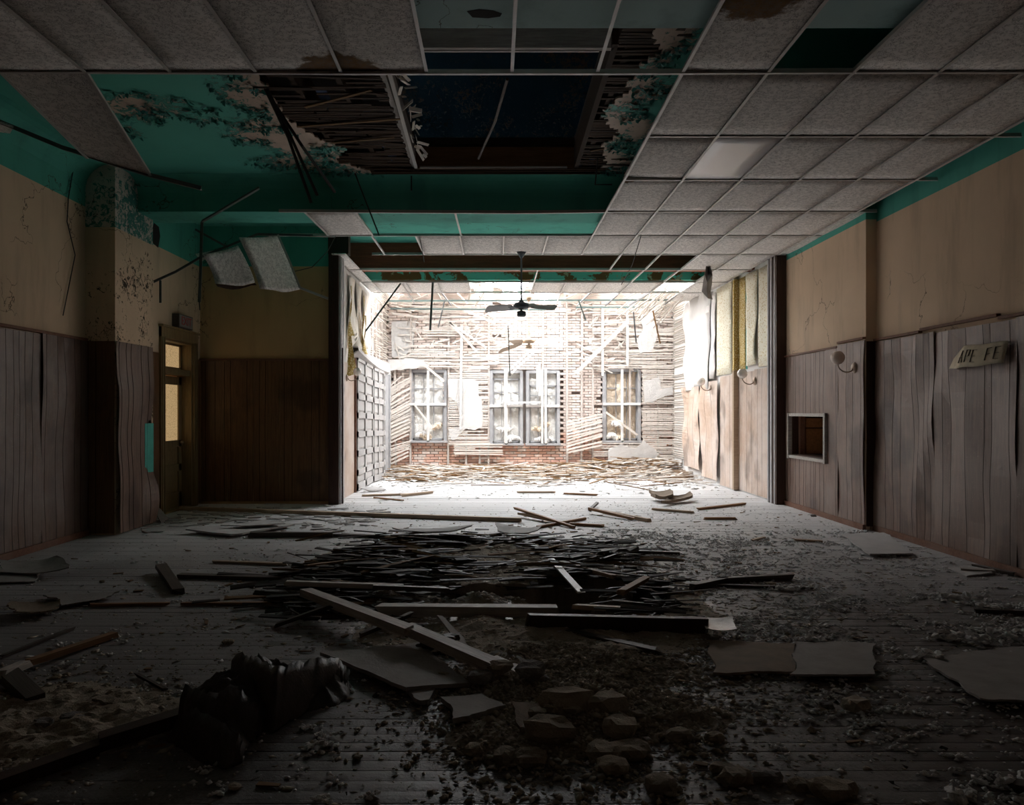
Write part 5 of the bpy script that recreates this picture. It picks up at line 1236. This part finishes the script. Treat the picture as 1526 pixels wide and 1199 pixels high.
fs((540, 738), (612, 736), .05, .03, 'stick_tan', 'short brown lath on the bright floor left of centre')
fs((558, 741), (600, 745), .03, .02, 'stick_brown', 'thin brown lath left on the bright floor near the doors')
fs((598, 738), (645, 733), .05, .04, 'stick_tan', 'tan lath with a blunt end on the bright floor')
fs((768, 757), (855, 785), .04, .03, 'stick_brown', 'long brown lath of the tangle beyond the long batten', .08, .0)
fs((775, 765), (835, 778), .05, .03, 'stick_tan', 'tan lath crossing in the tangle beyond the long batten', .03, .0)
fs((800, 785), (872, 772), .045, .03, 'stick_brown', 'brown lath lying right of the tangle beyond the long batten')
fs((850, 780), (898, 783), .05, .03, 'stick_brown', 'short brown lath right of the centre tangle')
fs((876, 757), (945, 773), .045, .035, 'stick_brown', 'brown lath of the second tangle on the bright floor', .05, .0)
fs((878, 760), (890, 749), .04, .03, 'stick_dark', 'stub standing at the left of the second tangle', .0, .04)
fs((900, 762), (968, 775), .06, .04, 'stick_tan', 'tan board of the second tangle on the bright floor', .0, .0)
fs((972, 758), (1035, 763), .05, .03, 'stick_tan', 'tan lath below the rolled brown matting')
fs((1040, 758), (1110, 750), .05, .03, 'stick_brown', 'brown lath right of the rolled matting')
fs((1050, 772), (1098, 772), .04, .03, 'stick_brown', 'small brown lath nearer than the rolled matting')
fs((770, 733), (828, 733), .05, .03, 'stick_tan', 'flat tan lath on the bright floor in the middle')
fs((840, 735), (890, 737), .04, .03, 'stick_brown', 'thin brown lath on the bright floor right of the middle')
fs((1120, 805), (1140, 800), .04, .02, 'stick_tan', 'tiny tan lath on the open floor to the right')
fs((1185, 804), (1225, 806), .05, .02, 'stick_tan', 'small tan lath on the grey floor before the hatch')
fs((1430, 848), (1478, 851), .08, .03, 'stick_grey', 'grey piece of board at the foot of the right panelling')
fs((1455, 843), (1510, 855), .06, .03, 'stick_dark', 'dark piece of board at the foot of the right panelling')
fs((1450, 909), (1540, 912), .05, .03, 'stick_dark', 'dark batten in the insulation tufts at the right edge')
fs((1500, 1168), (1560, 1176), .06, .03, 'stick_dark', 'dark batten at the lower right corner')
def patch(c, hz, th, mt, label, curl=(0, 0), n=14, jag=.02, cat='sheet', name='loose_sheet', group='flat sheets lying on the floor', lift=.004):
    """quad patch from four floor pixels, hz = corner heights; jagged edges"""
    K = [PZ(a[0], a[1], h+lift+th) for a, h in zip(c, hz)]; g = []
    for i in range(n+1):
        v = i/n; row = []
        for j in range(n+1):
            u_ = j/n; p = lerp(lerp(K[0], K[1], u_), lerp(K[3], K[2], u_), v)
            z = curl[0]*(2*u_-1)**2+curl[1]*(2*v-1)**2+.006*nz(p.x*4, p.y*4, 1)
            if i in (0, n) or j in (0, n): p = p+Vector((jag*1.6*nz(p.x*5, p.y*5, 4)+random.uniform(-jag, jag)*.22, jag*1.6*nz(p.x*5, p.y*5, 8)+random.uniform(-jag, jag)*.22, 0))
            row.append(p+Vector((0, 0, max(0, z))))
        g.append(row)
    m = MB(); m.sheet(g, (0, 0, -th)); return obj(name, m, mt, None, label=label, cat=cat, group=group)
patch(((478, 972), (628, 957), (700, 1018), (604, 1023)), (.03, .02, .0, .03), .02, 'board_grey', 'large broken plasterboard sheet in front of the slanting plank', jag=.012)
patch(((604, 1025), (652, 1024), (640, 1043), (625, 1045)), (0, 0, 0, .02), .022, 'board_grey', 'small dark board chip below the large plasterboard')
patch(((662, 1038), (720, 1030), (752, 1052), (677, 1072)), (0, .01, 0, .02), .025, 'board_grey', 'broken square of plasterboard with crumbs on top')
patch(((652, 917), (660, 918), (704, 962), (690, 965)), (.12, .10, .0, .02), .012, 'board_grey', 'pointed shard of board leaning on the slanting plank', jag=.006)
patch(((725, 980), (745, 968), (800, 988), (772, 992)), (0, .02, .01, .0), .018, 'board_grey', 'pale board fragment beside the short grey plank end')
patch(((757, 1048), (850, 1050), (828, 1085), (782, 1090)), (.05, .03, .0, .03), .02, 'board_brown', 'tilted board half buried in the brown plaster heap')
patch(((1182, 955), (1306, 958), (1300, 1003), (1182, 1004)), (.0, .01, .03, .03), .012, 'board_grey', 'grey floor covering sheet with a raised black front edge')
patch(((1056, 953), (1184, 958), (1180, 1000), (1065, 1001)), (.0, .01, .01, .02), .014, 'board_brown', 'brown board strewn with chips beside the grey sheet')
patch(((1372, 978), (1580, 955), (1600, 1045), (1462, 1040)), (.0, .0, .04, .03), .012, 'board_grey', 'dark floor covering sheet curling at the right edge', jag=.03)
patch(((275, 788), (395, 775), (440, 781), (345, 796)), (.03, .02, .02, .02), .02, 'board_pale', 'pale board sheet lying before the dark panelling')
patch(((330, 782), (410, 776), (425, 779), (370, 783)), (.05, .05, .05, .05), .012, 'board_pale', 'thin pale sheet resting on the board sheet at the left', lift=.02)
patch(((584, 789), (700, 785), (705, 786), (622, 797)), (.03, .05, .06, .0), .015, 'board_pale', 'pale sheet with upturned edge behind the floor hole', curl=(.03, 0))
patch(((738, 782), (808, 788), (800, 794), (742, 795)), (.05, .03, .02, .0), .012, 'board_pale', 'curled white sheet just beyond the floor hole', curl=(.04, 0))
patch(((742, 800), (780, 801), (778, 806), (742, 806)), (.0, .0, .0, .0), .02, 'board_pale', 'small square pale sheet at the back rim of the hole')
patch(((0, 838), (88, 832), (105, 850), (0, 856)), (.02, .06, .05, .01), .01, 'board_grey', 'curling floor sheet against the left panelling', curl=(.03, 0))
patch(((-30, 850), (60, 853), (52, 866), (-30, 868)), (.02, .0, .0, .01), .01, 'board_grey', 'second floor sheet nearer than the curling one at the left')
patch(((18, 902), (90, 899), (85, 914), (25, 918)), (.02, .01, .0, .03), .01, 'board_brown', 'brown crumpled floor sheet at the left edge', curl=(.02, .02), jag=.04)
patch(((70, 886), (180, 880), (150, 893), (95, 902)), (.01, .03, .02, .02), .01, 'board_grey', 'ragged tongue of floor sheet beside the brown crumpled one', jag=.05)
patch(((1255, 796), (1318, 793), (1362, 824), (1296, 825)), (0, .0, .02, .03), .012, 'board_pale', 'flat pale sheet at the foot of the projecting wall')
patch(((1414, 846), (1462, 842), (1478, 852), (1440, 858)), (0, .0, .01, .0), .012, 'board_pale', 'papery pale scrap at the foot of the right panelling')
patch(((228, 758), (238, 757), (252, 773), (240, 778)), (.12, .12, .0, .0), .012, 'board_grey', 'scrap of board leaning by the pillar foot', jag=.005)
patch(((968, 735), (1000, 734), (1004, 742), (975, 742)), (.04, .06, .04, .02), .05, 'board_brown', 'rolled brown matting on the bright floor', cat='matting', curl=(.04, .03))
patch(((1000, 742), (1030, 736), (1032, 742), (985, 750)), (.03, .04, .02, .0), .04, 'board_brown', 'second roll of brown matting before the first', cat='matting', curl=(.03, .02))
patch(((536, 726), (560, 724), (574, 729), (552, 732)), (.08, .06, .02, .0), .012, 'board_pale', 'tilted pale board at the foot of the coffered doors')
m = patch(((1050, 925), (1092, 923), (1098, 942), (1052, 941)), (.04, .06, .05, .07), .004, 'trash_pink', 'crumpled pinkish plastic wrapper on the end of the black timber', cat='wrapper', name='plastic_wrapper', group=None, curl=(.01, .015), jag=.01)
# lumps
CH = [((737, 995), .045, 'rubble', 'round brown lump right of the grey plank end'), ((822, 0), 0, 0, 0)]
LUMPS = [(718, 1012, .05, 'rubble_grey', 'round stone-like lump at the corner of the large plasterboard'), (745, 1000, .045, 'rubble', 'brown cone of plaster on the short plank end'),
 (790, 1004, .06, 'rubble_grey', 'flat knobbly plaster lump on the grey plank end'), (800, 1019, .04, 'rubble_grey', 'thin slab of plaster below the flat knobbly lump'),
 (706, 1120, .035, 'rubble', 'dark lump alone below the broken plasterboard square'), (752, 1128, .045, 'rubble', 'left of two dark flat lumps before the heap'), (790, 1130, .05, 'rubble', 'right of two dark flat lumps before the heap'),
 (845, 1060, .09, 'rubble', 'largest brown lump on the plaster heap'), (905, 1063, .08, 'rubble', 'brown lump at the upper right of the heap'), (818, 1098, .08, 'rubble', 'flat brown lump at the lower left of the heap'), (925, 1090, .07, 'rubble', 'jagged lump at the right of the heap'),
 (900, 1120, .06, 'rubble', 'angular lump at the foot of the heap'), (938, 1118, .06, 'rubble', 'pointed lump at the lower right of the heap'), (912, 1140, .05, 'rubble', 'lowest brown lump of the heap'), (985, 1168, .05, 'rubble', 'brown lump near the bottom edge right of the heap'),
 (1010, 1095, .05, 'rubble', 'flat brown slab right of the plaster heap'), (1065, 1098, .035, 'rubble', 'small brown lump farther right of the heap'), (1075, 1145, .035, 'rubble', 'small lump behind the brown block at the bottom'),
 (1097, 1158, .055, 'rubble', 'brown block of plaster near the bottom edge'), (1143, 1157, .045, 'rubble_grey', 'pale grey block of mortar near the bottom edge'), (1190, 1168, .04, 'rubble', 'small brown lump right of the grey block'), (1240, 1176, .06, 'rubble', 'long brown lump at the bottom right of the floor'),
 (1276, 1050, .055, 'rubble', 'dark flat stone alone on the bare boards'), (1232, 1050, .03, 'rubble_grey', 'small grey lump left of the dark flat stone'), (350, 1172, .02, 'rubble', 'small dark lump in front of the black cloth'),
 (533, 1127, .02, 'rubble', 'dark crumb of plaster below the white tuft'), (340, 956, .025, 'rubble', 'small dark lump behind the black cloth'), (152, 866, .02, 'rubble', 'little dark lump on the dusty left floor'),
 (1148, 870, .03, 'rubble', 'lump of dirt on the thin strip right of the hole'), (1097, 820, .02, 'rubble', 'small dark lump on the open floor right of the splinters'), (1212, 768, .03, 'rubble_grey', 'pale lump on the floor near the right jamb'),
 (640, 958, .05, 'cloth_black', 'black charred lump on the slanting grey plank'), (670, 950, .04, 'cloth_black', 'smaller black charred lump on the slanting grey plank'), (65, 1078, .04, 'rubble_grey', 'grey lump in the spread of plaster at the left'),
 (110, 1070, .045, 'rubble_grey', 'pale flat lump in the spread of plaster at the left'), (155, 1048, .05, 'rubble', 'brown slab behind the spread of plaster at the left'), (30, 1100, .03, 'rubble', 'small brown lump at the left edge of the floor'), (560, 973, .02, 'rubble', 'small crumb on the large plasterboard sheet'), (660, 1005, .022, 'rubble', 'dark crumb on the near corner of the large plasterboard')]
for px, py, r, mt, l in LUMPS:
    z = .05 if 'on the slanting' in l or 'plank end' in l else .02 if 'plasterboard sheet' in l or 'corner of' in l else 0
    p = PZ(px, py, z+r*.35); b = MB(); b.chunk(Vector((0, 0, 0)), r, (random.uniform(1.1, 1.6), random.uniform(.8, 1.1), .55), jag=.28)
    if r > .04:
        for _ in range(3): b.chunk(Vector((random.gauss(0, r*.6), random.gauss(0, r*.5), -r*.1)), r*random.uniform(.35, .6), (1.2, 1, .6), jag=.3)
    if p.x > -.2 and p.x < 1 and p.y < 5: p.z += max(0, fheap(p.x, p.y))
    b = MB(); rock(b, (0, 0, 0), r*1.1, (random.uniform(1.0, 1.5), random.uniform(.8, 1.1), .8), px*.37)
    if r > .04:
        for _ in range(4): rock(b, (random.gauss(0, r*.8), random.gauss(0, r*.6), -r*.15), r*random.uniform(.25, .5), (1.2, 1, .7), random.uniform(0, 99))
    o = link('plaster_lump', mesh(b, mt, 'lump'), label=l, cat='rubble lump', group='lumps of plaster'); o.location = p
TF = [(478, 1108, .03, 'white fluffy tuft in front of the large plasterboard'), (482, 1095, .025, 'brownish tuft just behind the white fluffy one'), (455, 1083, .02, 'small tuft right of the black cloth'), (548, 1185, .02, 'tuft near the bottom edge left of the heap'), (480, 1190, .025, 'grey tuft at the bottom edge below the cloth'),
 (1240, 897, .05, 'grey tuft in the middle of the right floor'), (1430, 890, .07, 'long drift of insulation before the right panelling'), (1480, 905, .06, 'drift of insulation nearest the right panelling'), (1425, 948, .06, 'rounded grey tuft in the right foreground'), (1470, 955, .05, 'grey tuft at the right above the curling sheet'), (1500, 945, .06, 'drift of tufts at the right edge'),
 (1385, 975, .05, 'tuft lying at the tip of the curling sheet'), (1220, 952, .04, 'tuft on top of the grey floor covering sheet'), (1177, 876, .05, 'tuft at the end of the thin strip of wood'), (1505, 1165, .05, 'big dark tuft at the lower right corner'), (1440, 1188, .04, 'tuft at the bottom edge far right'), (90, 962, .03, 'whitish fibre knot on the thin black stick'), (98, 990, .03, 'tangled fibre knot on the reddish batten'), (870, 1066, .0, '')]
for px, py, r, l in TF:
    if not r: continue
    b = MB(); p = PZ(px, py, r*.4)
    for _ in range(16): b.chunk(Vector((random.gauss(0, r*1.1), random.gauss(0, r*.5), random.uniform(-.2, .4)*r)), r*random.uniform(.2, .5), (1.5, .9, .7), jag=.45)
    o = link('insulation_tuft', mesh(b, 'tuft', 'tuft'), label=l, cat='insulation', group='larger tufts of insulation'); o.location = p
# splinters over the hole
SPL = []; PITR = [tuple(PZ(a, b)[:2]) for a, b in ((792, 868), (870, 860), (950, 868), (1000, 890), (975, 923), (830, 926), (790, 905))]
for k in range(6):
    L = (.15, .22, .3, .42, .6, .85)[k]
    for mt in ('lath_dark', 'lath_dark', 'lath_brown', 'stick_dark'):
        b = MB(); q = MB(); q.beam((-L/2, 0, 0), (0, random.uniform(-.01, .01), .01), random.uniform(.025, .05), .014, taper=1); q.beam((0, 0, .01), (L/2, random.uniform(-.02, .02), 0), random.uniform(.025, .04), .012, taper=.35); SPL.append(mesh(q, mt, 'splinter'))
mm = MB(); cnt = 0; tries = 0
while cnt < 950 and tries < 20000:
    tries += 1; px, py = random.gauss(0, 1), random.gauss(0, 1)
    c = random.choice(((560, 845, 60, 12), (600, 862, 60, 12), (500, 895, 55, 12), (880, 826, 50, 9), (935, 885, 40, 12), (700, 808, 80, 5), (640, 845, 40, 10), (850, 860, 50, 10), (500, 868, 40, 12), (590, 822, 45, 8), (970, 900, 25, 8)))
    P0 = PZ(c[0]+px*c[2], c[1]+py*c[3], .03); a = random.gauss(0, .32) if random.random() < .8 else random.uniform(-1.2, 1.2)
    if P0.y > 9 or P0.y < 4.6: continue
    if inpoly(P0.x, P0.y, PITR) and random.random() < .9: continue
    inp = inpoly(P0.x, P0.y, PIT); z = random.uniform(.0, .09) if not inp else random.uniform(-.08, .05); tl = random.gauss(0, .05)
    cnt += 1
    if cnt <= 250:
        o_ = random.choice(SPL); kx = (P0.x+1.9)/3.6; o = link('splinter', o_, label='splintered %s lath in the %s %s part of the broken floor' % ('brown' if 'brown' in o_.materials[0].name else 'black' if 'lath' in o_.materials[0].name else 'dark grey', 'far' if P0.y > 7.0 else 'middle' if P0.y > 5.9 else 'near', 'left' if kx < .3 else 'centre' if kx < .62 else 'right'), cat='splinter', group='splinters over the broken floor'); o.location = (P0.x, P0.y, z+.015); o.rotation_euler = (random.uniform(-.5, .5), tl, a)
    else:
        L = random.uniform(.03, .26); d = Vector((math.cos(a), math.sin(a), tl))*L; q = Vector((P0.x, P0.y, max(z, .0)+.012)); mm.beam(q-d, q+d, random.uniform(.015, .045), .01, taper=random.uniform(.2, 1), roll=random.uniform(-.5, .5))
obj('splinter_litter', mm, 'lath_dark', None, kind='stuff', label='litter of short black splinters round the floor hole', cat='debris')
mm = MB()                                               # chips all over the near floor
for i in range(420):
    x, y = random.uniform(-4.5, 4.4), random.uniform(2.4, 11)
    if not okpt(x, y) or random.random() > .25+g2(x, y, 0, 7.5, 3, 3): continue
    L = random.uniform(.01, .05); a = random.gauss(0, .8); d = Vector((math.cos(a), math.sin(a), 0))*L; mm.beam(Vector((x, y, .006))-d, Vector((x, y, .008))+d, random.uniform(.008, .03), .008, taper=random.uniform(.3, 1))
obj('wood_chips', mm, 'lath_brown', None, kind='stuff', label='small dark wood chips scattered over the floor boards', cat='debris')
mm = MB()
for i in range(170):                                    # scraps at the foot of the dark panelling
    x, y = random.uniform(-4.5, -1.6), random.gauss(9.9, .55)
    L = random.uniform(.03, .16); a = random.gauss(0, .5); d = Vector((math.cos(a), math.sin(a), 0))*L; mm.beam(Vector((x, y, .01))-d, Vector((x, y, .012))+d, random.uniform(.02, .07), .01, taper=random.uniform(.3, 1))
obj('scrap_litter', mm, 'board_pale', None, kind='stuff', label='flat scraps of board by the door and dark panelling', cat='debris')
# black cloth heap
def clothfn(out, hmax, seed, ridge=9.0):
    def f(x, y):
        d = -pdist(x, y, out)
        if d < 0: return -.02
        e = min(1, d/.17)**.7; wx, wy = x+.06*nz(x*3, y*3, 1), y+.06*nz(x*3, y*3, 8)
        R_ = lambda s, z, k: max(0, 1-abs(NZ.noise(Vector((wx*s, wy*s, z))))*k)**2
        return e*(hmax*(.3+.5*max(0, nz(x*2.2, y*2.2, seed)+.5))+.075*R_(2.6, seed+4, 3.0)+.045*R_(6.0, seed+7, 3.0)+.018*R_(15, seed+9, 3))
    return f
OUT = [tuple(PZ(a, b)[:2]) for a, b in ((262, 1072), (300, 1112), (335, 1132), (357, 1130), (372, 1108), (385, 1085), (400, 1072), (440, 1064), (500, 1052), (520, 1040), (524, 1022), (500, 1008), (420, 1014), (345, 1018), (300, 1030), (268, 1048))]
T = thing('black_cloth', 'crumpled heap of black tarpaulin or clothing on the near left floor', 'cloth')
f1 = clothfn(OUT, .15, 3.0); o = mound('cloth_folds', f1, -1.75, -.6, 2.9, 4.4, .012, 'cloth_black', kind=None, edge=-.015); o.parent = T
for k in ('kind',):
    if k in o: del o[k]
for q in o.data.polygons: q.use_smooth = True
for nm, pts, w0, h in (('cloth_flap', (((345, 985), .17), ((372, 992), .20), ((410, 1010), .22), ((450, 1000), .18), ((500, 992), .12), ((518, 1015), .04)), .16, .05),
                       ('cloth_flap', (((268, 1042), .16), ((300, 1050), .17), ((345, 1045), .16), ((385, 1060), .10), ((398, 1075), .02)), .14, .04),
                       ('cloth_flap', (((275, 1065), .12), ((310, 1085), .12), ((350, 1110), .07), ((362, 1124), .02)), .10, .03)):
    g = []
    for (px, py), z in pts:
        c = PZ(px, py, z); g.append([c+Vector((random.uniform(-.02, .02), w0*.9, -z*.5)), c+Vector((0, w0*.4, .025+random.uniform(0, .02))), c, c+Vector((.01, -w0*.35, -z*.55)), c+Vector((random.uniform(-.03, .03), -w0*.6, -z*.93))])
    gg = []
    for a, b in zip(g, g[1:]):
        for k in range(8): t_ = k/8; gg.append([lerp(p, q, t_)+Vector((.01*nz(p.x*14+k, 1, 2), .02*nz(k, p.x*11, 3), .03*nz(p.x*15+k*.7, p.y*14, 5))) for p, q in zip(a, b)])
    gg.append(g[-1]); m = MB(); m.sheet(gg, (0, 0, -.006)); obj(nm, m, 'cloth_black', T, smooth=True)
